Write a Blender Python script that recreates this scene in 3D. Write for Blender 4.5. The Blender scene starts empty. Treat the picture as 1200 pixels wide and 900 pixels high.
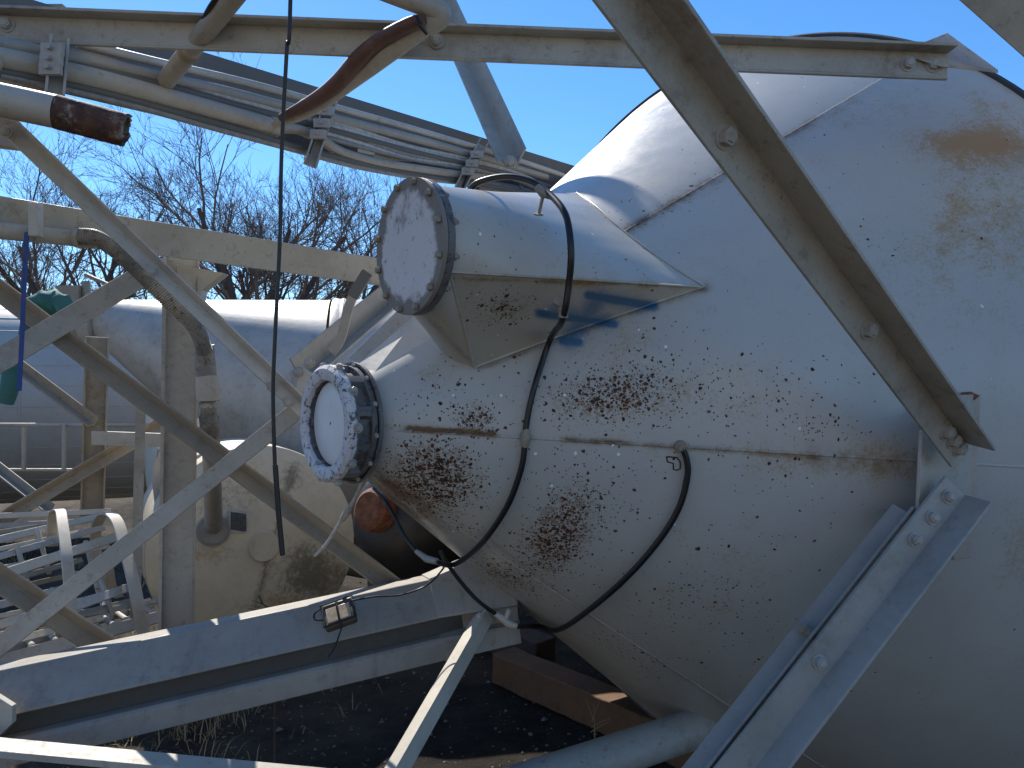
import bpy, bmesh, math, random
from mathutils import Vector, Matrix
random.seed(7)
V = Vector
R = math.radians
C = bpy.context.scene.collection
CAM = V((0, 0, 1.65))
F = 900.0

# ---------------------------------------------------------------- placing
def at(px, py, y):
    return V((y*(px-600)/F, y, CAM.z + y*(450-py)/F))
def proj(p):
    y = max(p.y, .05)
    return 600+F*p.x/y, 450-F*(p.z-CAM.z)/y

# ---------------------------------------------------------------- materials
class NT:
    def __init__(s, name):
        s.m = bpy.data.materials.new(name); s.m.use_nodes = True
        s.t = s.m.node_tree; s.n = s.t.nodes; s.n.clear()
        s.out = s.n.new('ShaderNodeOutputMaterial')
        s.b = s.n.new('ShaderNodeBsdfPrincipled')
        s.t.links.new(s.b.outputs[0], s.out.inputs[0])
        tc = s.n.new('ShaderNodeTexCoord'); s.co = tc.outputs['Object']
    def put(s, sock, v):
        if isinstance(v, bpy.types.NodeSocket): s.t.links.new(v, sock)
        elif v is not None:
            if isinstance(v, tuple) and len(v) == 3 and sock.type == 'RGBA': v = (*v, 1)
            sock.default_value = v
    def noise(s, scale, detail=4, rough=.6, co=None, col=False, dist=0):
        n = s.n.new('ShaderNodeTexNoise'); s.put(n.inputs['Vector'], co or s.co)
        n.inputs['Scale'].default_value = scale; n.inputs['Detail'].default_value = detail
        n.inputs['Roughness'].default_value = rough; n.inputs['Distortion'].default_value = dist
        return n.outputs['Color' if col else 'Fac']
    def vor(s, scale, co=None):
        n = s.n.new('ShaderNodeTexVoronoi'); s.put(n.inputs['Vector'], co or s.co)
        n.inputs['Scale'].default_value = scale
        return n.outputs['Distance'], n.outputs['Color']
    def map(s, scale=(1, 1, 1), rot=(0, 0, 0)):
        n = s.n.new('ShaderNodeMapping'); s.put(n.inputs[0], s.co)
        n.inputs['Scale'].default_value = scale; n.inputs['Rotation'].default_value = rot
        return n.outputs[0]
    def ramp(s, v, a, b, lo=0., hi=1.):
        n = s.n.new('ShaderNodeMapRange'); n.interpolation_type = 'SMOOTHSTEP'
        s.put(n.inputs[0], v); s.put(n.inputs[1], a); s.put(n.inputs[2], b)
        s.put(n.inputs[3], lo); s.put(n.inputs[4], hi)
        return n.outputs[0]
    def math(s, op, a, b=None, c=None):
        n = s.n.new('ShaderNodeMath'); n.operation = op
        s.put(n.inputs[0], a); s.put(n.inputs[1], b)
        if c is not None: s.put(n.inputs[2], c)
        return n.outputs[0]
    def mix(s, f, a, b):
        n = s.n.new('ShaderNodeMix'); n.data_type = 'RGBA'
        s.put(n.inputs[0], f); s.put(n.inputs[6], a); s.put(n.inputs[7], b)
        return n.outputs[2]
    def attr(s, name):
        n = s.n.new('ShaderNodeAttribute'); n.attribute_name = name
        return n.outputs['Fac']
    def sep(s, c):
        n = s.n.new('ShaderNodeSeparateColor'); s.put(n.inputs[0], c); return n.outputs
    def bump(s, h, strength=.3, dist=.01):
        n = s.n.new('ShaderNodeBump'); s.put(n.inputs['Height'], h)
        n.inputs['Strength'].default_value = strength; n.inputs['Distance'].default_value = dist
        s.put(s.b.inputs['Normal'], n.outputs[0])
    def done(s, col, rough=.5, metal=0., spec=.5):
        s.put(s.b.inputs['Base Color'], col); s.put(s.b.inputs['Roughness'], rough)
        s.put(s.b.inputs['Metallic'], metal); s.put(s.b.inputs['Specular IOR Level'], spec)
        return s.m

def painted(name, base, dirt=(.16, .12, .08), dirt_amt=.5, rough=.5, scale=4., chips=.0, chipcol=(.07, .035, .02), streak=None, speck=0.25):
    t = NT(name)
    n1 = t.noise(scale, 6, .65); n2 = t.noise(scale*7, 5, .7); n3 = t.noise(220, 2, .6)
    c = t.mix(t.ramp(n1, .35, .75), base, tuple(x*.82 for x in base))
    f = t.math('MULTIPLY', t.ramp(n1, .48, .72), t.ramp(n2, .4, .7))
    c = t.mix(t.math('MULTIPLY', f, dirt_amt), c, dirt)
    c = t.mix(t.math('MULTIPLY', t.ramp(n3, .52, .75), speck), c, tuple(x*.5 for x in base))
    if streak:
        sn = t.noise(3, 5, .7, co=t.map(streak))
        c = t.mix(t.math('MULTIPLY', t.ramp(sn, .5, .72), .35), c, dirt)
    rr = rough
    # grit film, blotches and small ragged chips
    n4 = t.noise(26, 8, .8); n5 = t.noise(2.6, 5, .7, dist=.6)
    c = t.mix(t.math('MULTIPLY', t.ramp(n5, .42, .66), .60*dirt_amt+.10), c, tuple(x*.55+y*.35 for x, y in zip(base, dirt)))
    c = t.mix(t.math('MULTIPLY', t.ramp(n4, .54, .66), .65*dirt_amt), c, tuple(y*.9 for y in dirt))
    if chips:
        k = t.math('MULTIPLY', t.ramp(t.noise(34, 9, .82), .66-.5*chips*.4, .69-.5*chips*.4), t.ramp(t.noise(3.3, 3), .46, .56))
        c = t.mix(k, c, t.mix(t.noise(60, 2), chipcol, tuple(x*2.2 for x in chipcol)))
    t.bump(t.math('ADD', n2, t.math('MULTIPLY', n3, .4)), .12, .004)
    return t.done(c, t.ramp(n2, .3, .8, rough-.08, rough+.15))

M = {}
M['steel'] = painted('beige_steel', (.44, .415, .36), dirt_amt=.75, chips=.2, rough=.5, speck=.45)
M['steel_clean'] = painted('pale_steel', (.52, .49, .43), dirt_amt=.6, chips=.15, rough=.42)
M['steel_brown'] = painted('weathered_steel', (.40, .34, .25), dirt=(.13, .07, .03), dirt_amt=.8, chips=.3, rough=.6)
M['steel_dark'] = painted('dull_steel', (.32, .275, .21), dirt_amt=.6, chips=.12, rough=.55)
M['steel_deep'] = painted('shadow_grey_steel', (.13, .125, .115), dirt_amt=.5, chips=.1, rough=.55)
M['groove'] = painted('groove_shade', (.085, .077, .066), dirt_amt=.4, rough=.7)  # dark colour standing in for shade in the leg's groove
M['steel_blue'] = painted('glossy_steel', (.36, .34, .30), dirt_amt=.5, chips=.15, rough=.36)
M['leg'] = painted('leg_steel', (.36, .325, .275), dirt=(.15, .13, .11), dirt_amt=.6, chips=.06, rough=.5, streak=(9, 2, .6))
M['pipe'] = painted('galvanised_pipe', (.46, .42, .35), dirt=(.2, .12, .06), dirt_amt=.55, chips=.1, rough=.5)
M['cond'] = painted('conduit_grey', (.36, .34, .30), dirt_amt=.4, rough=.38)
M['zinc'] = painted('zinc_bolt', (.42, .40, .36), dirt=(.2, .14, .08), dirt_amt=.5, rough=.45, scale=20)
def vessel_end():
    t = NT('stained_vessel_end'); n = t.noise(5, 7, .72); n2 = t.noise(40, 6, .78)
    c = t.mix(t.ramp(n, .35, .7), (.70, .60, .43), (.58, .50, .36))
    gm = t.attr('grime'); m1 = t.math('ADD', gm, t.math('ADD', t.math('MULTIPLY_ADD', n, 1., -.5), t.math('MULTIPLY_ADD', n2, 1.3, -.65)))
    c = t.mix(t.ramp(m1, .2, .95, 0., .85), c, (.15, .125, .09))
    om = t.math('ADD', t.attr('stain'), t.math('ADD', t.math('MULTIPLY_ADD', n, 1., -.5), t.math('MULTIPLY_ADD', n2, 1.2, -.6)))
    c = t.mix(t.ramp(om, .2, 1., 0., .7), c, (.36, .20, .08))
    t.bump(n2, .2, .004)
    return t.done(c, .5)
M['vessel_end'] = vessel_end()
M['vessel'] = painted('cream_vessel', (.70, .61, .46), dirt=(.30, .20, .09), dirt_amt=.45, rough=.5, scale=2.2, streak=(4, 4, .7))
M['tank'] = painted('white_tank', (.52, .48, .42), dirt=(.3, .24, .16), dirt_amt=.4, rough=.42, scale=1.2)
M['cream'] = painted('peeling_cream', (.62, .58, .5), dirt=(.38, .22, .14), dirt_amt=.6, rough=.45, scale=6)
M['sheet'] = painted('grey_sheet', (.50, .48, .44), dirt=(.3, .25, .17), dirt_amt=.4, rough=.45, scale=.8)
M['white'] = painted('white_bar', (.54, .49, .40), dirt=(.25, .18, .1), dirt_amt=.45, rough=.5, scale=5, chips=.08)
M['brown_hose'] = painted('brown_hose', (.115, .05, .035), dirt=(.25, .2, .16), dirt_amt=.5, rough=.55, scale=9)
M['wood'] = painted('old_wood', (.17, .092, .048), dirt=(.05, .035, .025), dirt_amt=.8, rough=.8, scale=5, streak=(40, 2, 40))
M['wood_dark'] = painted('dark_wood', (.09, .07, .055), dirt=(.03, .025, .02), dirt_amt=.8, rough=.85, scale=5)
M['bark'] = painted('bark', (.085, .065, .055), dirt=(.04, .03, .025), rough=.9, scale=6)
M['twig'] = painted('twig', (.17, .125, .10), dirt=(.05, .035, .03), rough=.9, scale=6)
M['teal'] = painted('teal_cloth', (.03, .17, .17), dirt=(.12, .13, .11), dirt_amt=.7, rough=.8, scale=12)
M['blue'] = painted('blue_strap', (.02, .07, .30), dirt=(.1, .1, .14), dirt_amt=.4, rough=.6, scale=14)
M['straw'] = painted('straw', (.38, .29, .15), dirt=(.2, .14, .07), rough=.9, scale=20)
M['black_tank'] = painted('black_tank', (.018, .017, .017), dirt=(.06, .05, .04), dirt_amt=.5, rough=.45, scale=5)
M['stone'] = painted('stone', (.17, .155, .14), dirt=(.08, .07, .06), rough=.9, scale=30)
M['leaf'] = painted('dead_leaf', (.30, .19, .09), dirt=(.14, .08, .04), rough=.85, scale=30)
M['roof'] = painted('shed_roof', (.17, .10, .07), dirt=(.1, .07, .05), rough=.7, scale=1)
def flat(name, col, rough=.5, metal=0):
    t = NT(name); n = t.noise(60, 3)
    return t.done(t.mix(t.ramp(n, .3, .7), col, tuple(x*.7 for x in col)), rough, metal)
M['rubber'] = flat('black_rubber', (.014, .014, .015), .38)
M['cable_pale'] = flat('pale_cable', (.50, .49, .45), .45)
M['cable_grey'] = flat('grey_cable', (.30, .29, .27), .45)
M['lens'] = flat('lamp_lens', (.55, .42, .27), .3)
M['lamp'] = flat('lamp_brown', (.10, .075, .055), .5)
M['tie'] = flat('black_tie', (.012, .012, .013), .45)
M['ink'] = flat('marker_ink', (.008, .008, .01), .6)
M['seamdark'] = flat('dark_edge', (.05, .045, .042), .6)
M['tag'] = flat('metal_tag', (.16, .16, .15), .35, .4)
M['steelmark'] = flat('worn_mark', (.62, .61, .58), .4)

def rusty(name, a=(.20, .07, .025), b=(.05, .022, .014), paint=None, amt=.5):
    t = NT(name); n = t.noise(7, 8, .75); n2 = t.noise(38, 6, .75)
    c = t.mix(t.ramp(n2, .35, .65), a, b)
    if paint: c = t.mix(t.ramp(n, amt-.04, amt+.06), c, paint)
    t.bump(n2, .5, .006)
    return t.done(c, .8)
M['rust'] = rusty('rust', (.25, .095, .042), (.11, .042, .022))
M['rustpipe'] = rusty('rust_pipe_end', (.13, .055, .03), (.045, .022, .018), (.40, .34, .26), .50)
M['rustcap'] = rusty('rust_red', (.10, .03, .015), (.03, .013, .01))

# painted silo shell with rust spots from vertex fields
def shell(name, base):
    t = NT(name)
    n1 = t.noise(1.7, 5, .6); n2 = t.noise(26, 6, .7); n3 = t.noise(7, 6, .7)
    c = t.mix(t.ramp(n1, .35, .7), base, tuple(x*.9 for x in base))
    c = t.mix(t.math('MULTIPLY', t.ramp(n3, .5, .75), .14), c, (.3, .26, .2))
    # ochre stain
    st = t.attr('stain')
    g = t.noise(120, 3, .7); g2 = t.noise(16, 6, .75)
    v_ = t.math('ADD', t.math('MULTIPLY', st, .85), t.math('ADD', t.math('MULTIPLY_ADD', g, 1.9, -.95), t.math('MULTIPLY_ADD', g2, 2.2, -1.1)))
    sm = t.ramp(v_, .12, 1.1, 0., .9)
    c = t.mix(sm, c, t.mix(t.ramp(t.math('ADD', t.math('MULTIPLY', st, .35), n3), .55, .95), (.36, .29, .165), (.40, .24, .085)))
    # dark weld grime
    gr = t.math('MULTIPLY', t.attr('grime'), t.ramp(g2, .3, .62))
    c = t.mix(t.math('MULTIPLY', gr, .9), c, t.mix(n3, (.17, .085, .035), (.075, .045, .028)))
    # rust pits, two sizes
    ru = t.attr('rust')
    wob = t.n.new('ShaderNodeVectorMath'); wob.operation = 'MULTIPLY_ADD'
    t.put(wob.inputs[0], t.noise(70, 3, col=True)); wob.inputs[1].default_value = (.012, .012, .012); t.put(wob.inputs[2], t.co)
    tot = None
    for sc, k, rr in ((88, .95, .50), (165, 1.5, .52), (52, .30, .42)):
        d, col = t.vor(sc, wob.outputs[0]); ch = t.sep(col)
        on = t.math('LESS_THAN', ch[0], t.math('MULTIPLY', ru, k))
        rad = t.math('ADD', t.math('MULTIPLY_ADD', ch[1], rr*.65, rr*.35), t.math('MULTIPLY', t.ramp(ru, .3, .9), .10))
        sp = t.math('MULTIPLY', on, t.ramp(t.math('SUBTRACT', rad, d), 0., .06))
        tot = sp if tot is None else t.math('MAXIMUM', tot, sp)
    halo = t.math('MULTIPLY', t.ramp(ru, .08, .6), t.ramp(t.noise(60, 5, .75), .42, .62))
    c = t.mix(t.math('MULTIPLY', halo, .75), c, (.23, .145, .08))
    rc = t.mix(t.ramp(t.noise(45, 4, .7), .35, .65), (.034, .017, .012), (.125, .052, .024))
    c = t.mix(tot, c, rc)
    # white drips
    d, col = t.vor(46, wob.outputs[0]); ch = t.sep(col)
    wd = t.math('MULTIPLY', t.math('LESS_THAN', ch[2], t.attr('speck')), t.ramp(t.math('SUBTRACT', t.math('MULTIPLY', ch[1], .24), d), 0, .05))
    c = t.mix(wd, c, (.85, .85, .85))
    # blue spray paint
    sp = t.attr('spray'); sp = t.ramp(t.math('ADD', sp, t.math('MULTIPLY', t.noise(170, 2), .3)), .15, 1.0, 0., .93)
    c = t.mix(sp, c, (.022, .115, .24))
    h = t.math('ADD', t.math('MULTIPLY', tot, -.8), t.math('MULTIPLY', n2, .12))
    t.bump(h, .35, .004)
    rg = t.math('MAXIMUM', t.math('MULTIPLY', tot, .9), t.ramp(n3, .3, .75, .30, .46))
    return t.done(c, rg)
M['shell'] = shell('silo_paint', (.475, .47, .435))
M['shell_warm'] = shell('spout_paint', (.51, .48, .42))

def cover_mat():
    t = NT('chalky_cover'); n = t.noise(9, 8, .72); n2 = t.noise(40, 6, .75)
    e = t.attr('edge')
    f = t.math('ADD', t.math('MULTIPLY', n, .95), t.math('MULTIPLY', e, .44))
    c = t.mix(t.ramp(f, .50, .66), (.66, .635, .63), (.235, .205, .175))
    c = t.mix(t.math('MULTIPLY', t.ramp(n2, .58, .66), .75), c, (.16, .13, .11))
    t.bump(n2, .4, .006)
    return t.done(c, .7)
M['cover'] = cover_mat()
def collar_mat():
    t = NT('chipped_grey_collar'); n = t.noise(14, 8, .75); n2 = t.noise(55, 5, .75)
    e = t.attr('edge')
    f = t.math('ADD', n, t.math('MULTIPLY', e, .5))
    c = t.mix(t.ramp(f, .62, .72), (.125, .12, .118), (.60, .59, .61))
    c = t.mix(t.math('MULTIPLY', t.ramp(n2, .54, .60), .9), c, (.045, .04, .04))
    c = t.mix(t.ramp(t.noise(90, 3), .68, .73), c, (.7, .7, .7))
    t.bump(n, .5, .006)
    return t.done(c, .42)
M['collar'] = collar_mat()
def disc_mat():
    t = NT('white_valve_disc'); n = t.noise(6, 5)
    return t.done(t.mix(t.ramp(n, .3, .7), (.80, .81, .81), (.70, .71, .71)), .4)
M['disc'] = disc_mat()
def ground_mat():
    t = NT('dark_gravel_soil')
    n = t.noise(.5, 6, .65); n2 = t.noise(9, 8, .75); n3 = t.noise(70, 5, .75)
    c = t.mix(t.ramp(n2, .35, .65), (.042, .034, .027), (.020, .017, .014))
    c = t.mix(t.math('MULTIPLY', t.ramp(n, .45, .62), .6), c, (.13, .105, .075))
    sx = t.n.new('ShaderNodeSeparateXYZ'); t.put(sx.inputs[0], t.co)
    geo = t.n.new('ShaderNodeNewGeometry'); t.put(sx.inputs[0], geo.outputs['Position'])
    yy = t.math('ADD', sx.outputs[1], t.math('MULTIPLY', n, 1.5))
    left_ = t.ramp(t.math('ADD', sx.outputs[0], n), .9, -.4)
    yard = t.math('MAXIMUM', t.math('MAXIMUM', t.math('MULTIPLY', t.ramp(yy, .9, -.3), left_), t.ramp(yy, -3.5, -4.5)), t.ramp(yy, 10., 13.))  # tan far ground, plus unseen tan ground added behind the viewer for bounce
    c = t.mix(yard, c, t.mix(n2, (.22, .175, .12), (.13, .10, .07)))
    d, col = t.vor(42); ch = t.sep(col)
    m = t.math('MULTIPLY', t.math('LESS_THAN', ch[0], .13), t.ramp(t.math('SUBTRACT', t.math('MULTIPLY', ch[1], .4), d), 0, .05))
    c = t.mix(m, c, (.19, .18, .165))
    t.bump(t.math('ADD', t.math('ADD', n2, n3), t.math('MULTIPLY', m, 1.5)), .8, .03)
    return t.done(c, .95, spec=.2)
M['ground'] = ground_mat()
def bounce_tan_mat():
    t = NT('bounce_bank_tan'); n = t.noise(.5, 6, .7); n2 = t.noise(9, 6, .7)
    return t.done(t.mix(t.ramp(n2, .3, .7), t.mix(t.ramp(n, .4, .6), (.40, .37, .31), (.32, .30, .25)), (.25, .225, .18)), .95, spec=.1)
M['bounce_tan'] = bounce_tan_mat()
def flexmat():
    t = NT('flex_conduit'); n = t.noise(9, 6, .7); n2 = t.noise(60, 4, .7)
    c = t.mix(t.ramp(n, .4, .65), (.20, .195, .185), (.40, .36, .29))
    c = t.mix(t.ramp(n2, .55, .65), c, (.09, .075, .06))
    return t.done(c, .5)
M['flex'] = flexmat()

# ---------------------------------------------------------------- mesh helpers
class MB:
    def __init__(s): s.v = []; s.f = []
    def add(s, vs, fs):
        k = len(s.v); s.v += [V(p) for p in vs]; s.f += [tuple(i+k for i in f) for f in fs]
    def loft(s, rings, caps=True, closed=True):
        n = len(rings[0]); vs = [p for r in rings for p in r]; fs = []
        for i in range(len(rings)-1):
            for j in range(n if closed else n-1):
                a = i*n+j; b = i*n+(j+1) % n
                fs.append((a, b, b+n, a+n))
        if caps: fs += [tuple(range(n)), tuple(range((len(rings)-1)*n, len(rings)*n))]
        s.add(vs, fs)
    def tube(s, pts, r, n=10, smooth=0, caps=True):
        pts = [V(p) for p in pts]
        if smooth: pts, r = spline(pts, r, smooth)
        rs = r if isinstance(r, (list, tuple)) else [r]*len(pts)
        rings = []; prev = None
        for i, p in enumerate(pts):
            tg = (pts[min(i+1, len(pts)-1)]-pts[max(i-1, 0)])
            if tg.length < 1e-9: tg = V((0, 0, 1))
            tg.normalize()
            if prev is None:
                u = tg.orthogonal().normalized()
            else:
                u = prev-tg*prev.dot(tg); u = u.normalized() if u.length > 1e-6 else tg.orthogonal().normalized()
            prev = u; w = tg.cross(u)
            rings.append([p+(u*math.cos(2*math.pi*k/n)+w*math.sin(2*math.pi*k/n))*rs[i] for k in range(n)])
        s.loft(rings, caps)
    def prism(s, pts, vec):
        pts = [V(p) for p in pts]; vec = V(vec)
        s.loft([pts, [p+vec for p in pts]])
    def sweep(s, p0, p1, prof, a, b):
        p0 = V(p0); p1 = V(p1)
        s.loft([[p0+a*u+b*w for u, w in prof], [p1+a*u+b*w for u, w in prof]])
    def box(s, c, sx, sy, sz, m=None):
        c = V(c); m = m or Matrix.Identity(3)
        q = [c+m@V((x*sx/2, y*sy/2, z*sz/2)) for z in (-1, 1) for x, y in ((-1, -1), (1, -1), (1, 1), (-1, 1))]
        s.loft([q[:4], q[4:]])
    def disc(s, c, n, r, h, k=24, r2=None):
        c = V(c); n = V(n).normalized(); u = n.orthogonal().normalized(); w = n.cross(u)
        rg = lambda cc, rr: [cc+(u*math.cos(2*math.pi*i/k)+w*math.sin(2*math.pi*i/k))*rr for i in range(k)]
        s.loft([rg(c, r), rg(c+n*h, r2 or r)])
def spline(pts, r, m):
    out = []; ro = []
    rs = r if isinstance(r, (list, tuple)) else [r]*len(pts)
    for i in range(len(pts)-1):
        p0, p1, p2, p3 = pts[max(i-1, 0)], pts[i], pts[i+1], pts[min(i+2, len(pts)-1)]
        for k in range(m):
            t = k/m
            out.append(.5*((2*p1)+(p2-p0)*t+(2*p0-5*p1+4*p2-p3)*t*t+(3*p1-p0-3*p2+p3)*t**3))
            ro.append(rs[i]*(1-t)+rs[i+1]*t)
    out.append(pts[-1]); ro.append(rs[-1])
    return out, ro

def root_of(o):
    while o.parent: o = o.parent
    return o
def build(name, mb, mat, parent=None, smooth=35, bevel=0, attrs=None, recalc=True):
    me = bpy.data.meshes.new(name)
    origin = V((0, 0, 0))
    if parent: origin = root_of(parent).location.copy()
    else:
        zs = min(p.z for p in mb.v); cx = sum((p.x for p in mb.v))/len(mb.v); cy = sum((p.y for p in mb.v))/len(mb.v)
        origin = V((cx, cy, zs))
    me.from_pydata([p-origin for p in mb.v], [], mb.f)
    if recalc:
        bm = bmesh.new(); bm.from_mesh(me); bmesh.ops.recalc_face_normals(bm, faces=bm.faces); bm.to_mesh(me); bm.free()
    me.materials.append(M[mat] if isinstance(mat, str) else mat)
    if attrs:
        for an, fn in attrs.items():
            at_ = me.attributes.new(an, 'FLOAT', 'POINT')
            at_.data.foreach_set('value', [fn(p) for p in mb.v])
    me.update()
    if smooth:
        me.shade_smooth(); me.set_sharp_from_angle(angle=R(smooth))
    o = bpy.data.objects.new(name, me); C.objects.link(o)
    if parent: o.parent = parent
    else: o.location = origin
    if parent and parent.parent is not None or (parent and parent.type == 'MESH'):
        # parent meshes sit at the root's origin, so no extra offset is needed
        pass
    if bevel:
        b = o.modifiers.new('soft_edges', 'BEVEL'); b.width = bevel; b.segments = 2; b.limit_method = 'ANGLE'; b.angle_limit = R(40)
    return o
def tag(o, label, cat, group=None, kind=None):
    if label: o['label'] = label
    if cat: o['category'] = cat
    if group: o['group'] = group
    if kind: o['kind'] = kind
    return o
def thing(name, loc, label, cat, group=None):
    o = bpy.data.objects.new(name, None); C.objects.link(o)
    o.empty_display_size = .1; o.location = V(loc)
    return tag(o, label, cat, group)

def frame(p0, p1, roll=0):
    """a = towards picture right, b = towards the viewer, both square to the bar"""
    ax = (V(p1)-V(p0)).normalized(); v = CAM-(V(p0)+V(p1))/2
    b = (v-ax*v.dot(ax)).normalized(); a = ax.cross(b)
    if a.x < 0: a = -a
    c, s = math.cos(R(roll)), math.sin(R(roll))
    return a*c+b*s, b*c-a*s
def lprof(w, t, a1=135, a2=None, w2=None):
    a2 = a1-90 if a2 is None else a2
    A = V((math.cos(R(a1)), math.sin(R(a1)))); B = V((math.cos(R(a2)), math.sin(R(a2))))
    w2 = w2 or w
    return [tuple(p) for p in (A*0, A*w, A*w+B*t, A*t+B*t, A*t+B*w2, B*w2)]
def rprof(w, h): return [(-w/2, -h/2), (w/2, -h/2), (w/2, h/2), (-w/2, h/2)]
def stretch(p, q, L=1.1):
    """members that leave the picture go on for a good length beyond its edge"""
    x, y = proj(p); p = V(p)
    if not (x < 0 or x > 1200 or y < 0 or y > 900): return p
    e = (p-V(q)).normalized()
    if e.z < 0: L = min(L, max(0, (p.z-.04)/-e.z))
    return p+e*L
def bar(name, p0, p1, prof, mat, parent, roll=0, bevel=.002):
    a, b = frame(p0, p1, roll); m = MB()
    p0, p1 = stretch(p0, p1), stretch(p1, p0)
    m.sweep(p0, p1, prof, a, b)
    return build(name, m, mat, parent, 35, bevel)
def bolt_mb(m, p, n, r=.014, washer=True):
    n = V(n).normalized(); p = V(p)
    u0 = n.orthogonal().normalized()
    if washer: m.disc(p-n*.001, n, r*1.35, .004, 18)
    m.disc(p+n*.002, n, r, r*.95, 6); m.disc(p+n*(.002+r*.95), n, r*.82, r*.22, 6, r*.62)
def bolt(p, n, parent, r=.014, mat='zinc', nut=True):
    m = MB(); bolt_mb(m, p, n, r)
    return build('bolt', m, mat, parent, 30, 0)
def pipe(name, pts, r, mat, parent=None, smooth=0, n=14):
    m = MB(); m.tube(pts, r, n, smooth)
    return build(name, m, mat, parent, 50)

# ================================================================= SETTING
g = MB(); N = 60
# ground: fine near the view, running to the horizon
xs = [-400, -150, -60, -30, -16, -10]+[-7+i*.2 for i in range(66)]+[8, 12, 20, 45, 120, 400]
ys = [-60, -20, -6, -2]+[0+i*.2 for i in range(46)]+[10, 12, 15, 20, 30, 50, 90, 160, 300, 700]
from mathutils import noise as mn
def gz(x, y):
    k = 1 if (-7 < x < 7 and -1 < y < 9.5) else 0
    return k*(.035*mn.noise(V((x*.9, y*.9, 3)))+.018*mn.noise(V((x*3.1, y*3.1, 9))))-.02
g.add([(x, y, gz(x, y)) for y in ys for x in xs], [(j*len(xs)+i, j*len(xs)+i+1, (j+1)*len(xs)+i+1, (j+1)*len(xs)+i) for j in range(len(ys)-1) for i in range(len(xs)-1)])
o = build('ground', g, 'ground', None, 60); o['kind'] = 'structure'

hb_ = MB(); hx = [-90+i*3 for i in range(61)]; hy = [-8.5, -9.5, -11, -13, -15, -18, -22, -28, -40]
hz = [-.1, .9, 2.6, 4.6, 6.2, 7.8, 9, 10, 10.5]
hb_.add([(x, y+1.2*mn.noise(V((x*.11, y*.1, 1))), z*(1 if x < 2 else max(.2, 1-(x-2)/9))*(1+.22*mn.noise(V((x*.07, y*.09, 5))))+(.25*mn.noise(V((x*.6, y*.7, 2))) if z > 0 else 0)) for y, z in zip(hy, hz) for x in hx], [(j*61+i, j*61+i+1, (j+1)*61+i+1, (j+1)*61+i) for j in range(8) for i in range(60)])
o = build('bounce_bank', hb_, 'bounce_tan', None, 60); o['kind'] = 'structure'  # unseen bank added behind the camera to bounce sunlight onto the silo

# ================================================================= SILO
D = 2.0
APEX = V((-.27723*D, D, CAM.z-.0529*D))
d = V((.77809, .62815, .0024)).normalized()
AL = R(38.177)
S = d.cross(V((0, 0, 1))).normalized(); U = S.cross(d)
ca, sa, ta = math.cos(AL), math.sin(AL), math.tan(AL)
def E(psi): return U*math.cos(R(psi))+S*math.sin(R(psi))
def cone_pt(psi, h, off=0.):
    e = E(psi); return APEX+d*h+e*(h*ta)+(e*ca-d*sa)*off
def cone_hit(o, dr):
    dr = V(dr).normalized(); w = o-APEX; c2 = ca*ca
    a = dr.dot(d)**2-c2; b = 2*(dr.dot(d)*w.dot(d)-c2*dr.dot(w)); c = w.dot(d)**2-c2*w.dot(w)
    dis = b*b-4*a*c
    if dis < 0: return None
    ts = sorted(((-b-math.sqrt(dis))/(2*a), (-b+math.sqrt(dis))/(2*a)))
    for t in ts:
        p = o+dr*t
        if t > 1e-4 and (p-APEX).dot(d) > 0: return p
    return None
def cone_n(p):
    v = p-APEX; e = (v-d*v.dot(d)).normalized(); return e*ca-d*sa
def on_cone(px, py, off=0.):
    p = cone_hit(CAM, at(px, py, 1)-CAM)
    if p is None: return at(px, py, 2.62)
    return p+cone_n(p)*off
RIM_H = .91896*D; RIM_R = RIM_H*ta
silo = thing('silo', APEX+d*RIM_H+V((0, 0, -RIM_R)), 'big white painted steel silo lying on its side, its rust-spotted cone filling the right half', 'silo')

def gs(px, py, cx, cy, rx, ry, rot=0):
    x, y = px-cx, py-cy; c, s = math.cos(R(rot)), math.sin(R(rot))
    return math.exp(-(((x*c+y*s)/rx)**2+((-x*s+y*c)/ry)**2))
def seg(px, py, x0, y0, x1, y1):
    vx, vy = x1-x0, y1-y0; t = max(0, min(1, ((px-x0)*vx+(py-y0)*vy)/(vx*vx+vy*vy)))
    return math.hypot(px-x0-vx*t, py-y0-vy*t)
def a_rust(p):
    x, y = proj(p)
    r = .0015
    for cx, cy, rx, ry, rot, k in ((715, 465, 62, 25, -8, .72), (775, 445, 120, 42, 5, .12), (560, 491, 18, 13, 0, .8), (540, 470, 40, 25, 0, .10), (508, 560, 44, 33, 12, 1.25),
        (525, 500, 65, 60, 0, .07), (655, 625, 27, 44, 32, 1.05), (690, 580, 50, 45, -30, .16), (650, 650, 45, 25, 0, .10), (592, 676, 34, 11, 22, .6), (560, 625, 60, 12, 32, .10),
        (812, 700, 55, 38, 0, .075), (890, 555, 80, 30, 10, .05), (930, 470, 60, 42, 0, .07), (740, 765, 50, 14, 30, .16), (1020, 285, 70, 30, 0, .03), (870, 640, 90, 45, 0, .02), (960, 500, 30, 14, 0, .16), (845, 745, 90, 50, 0, .02), (760, 240, 50, 20, -25, .05), (810, 480, 110, 32, 0, .04)):
        r += k*gs(x, y, cx, cy, rx, ry, rot)
    return r
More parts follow.
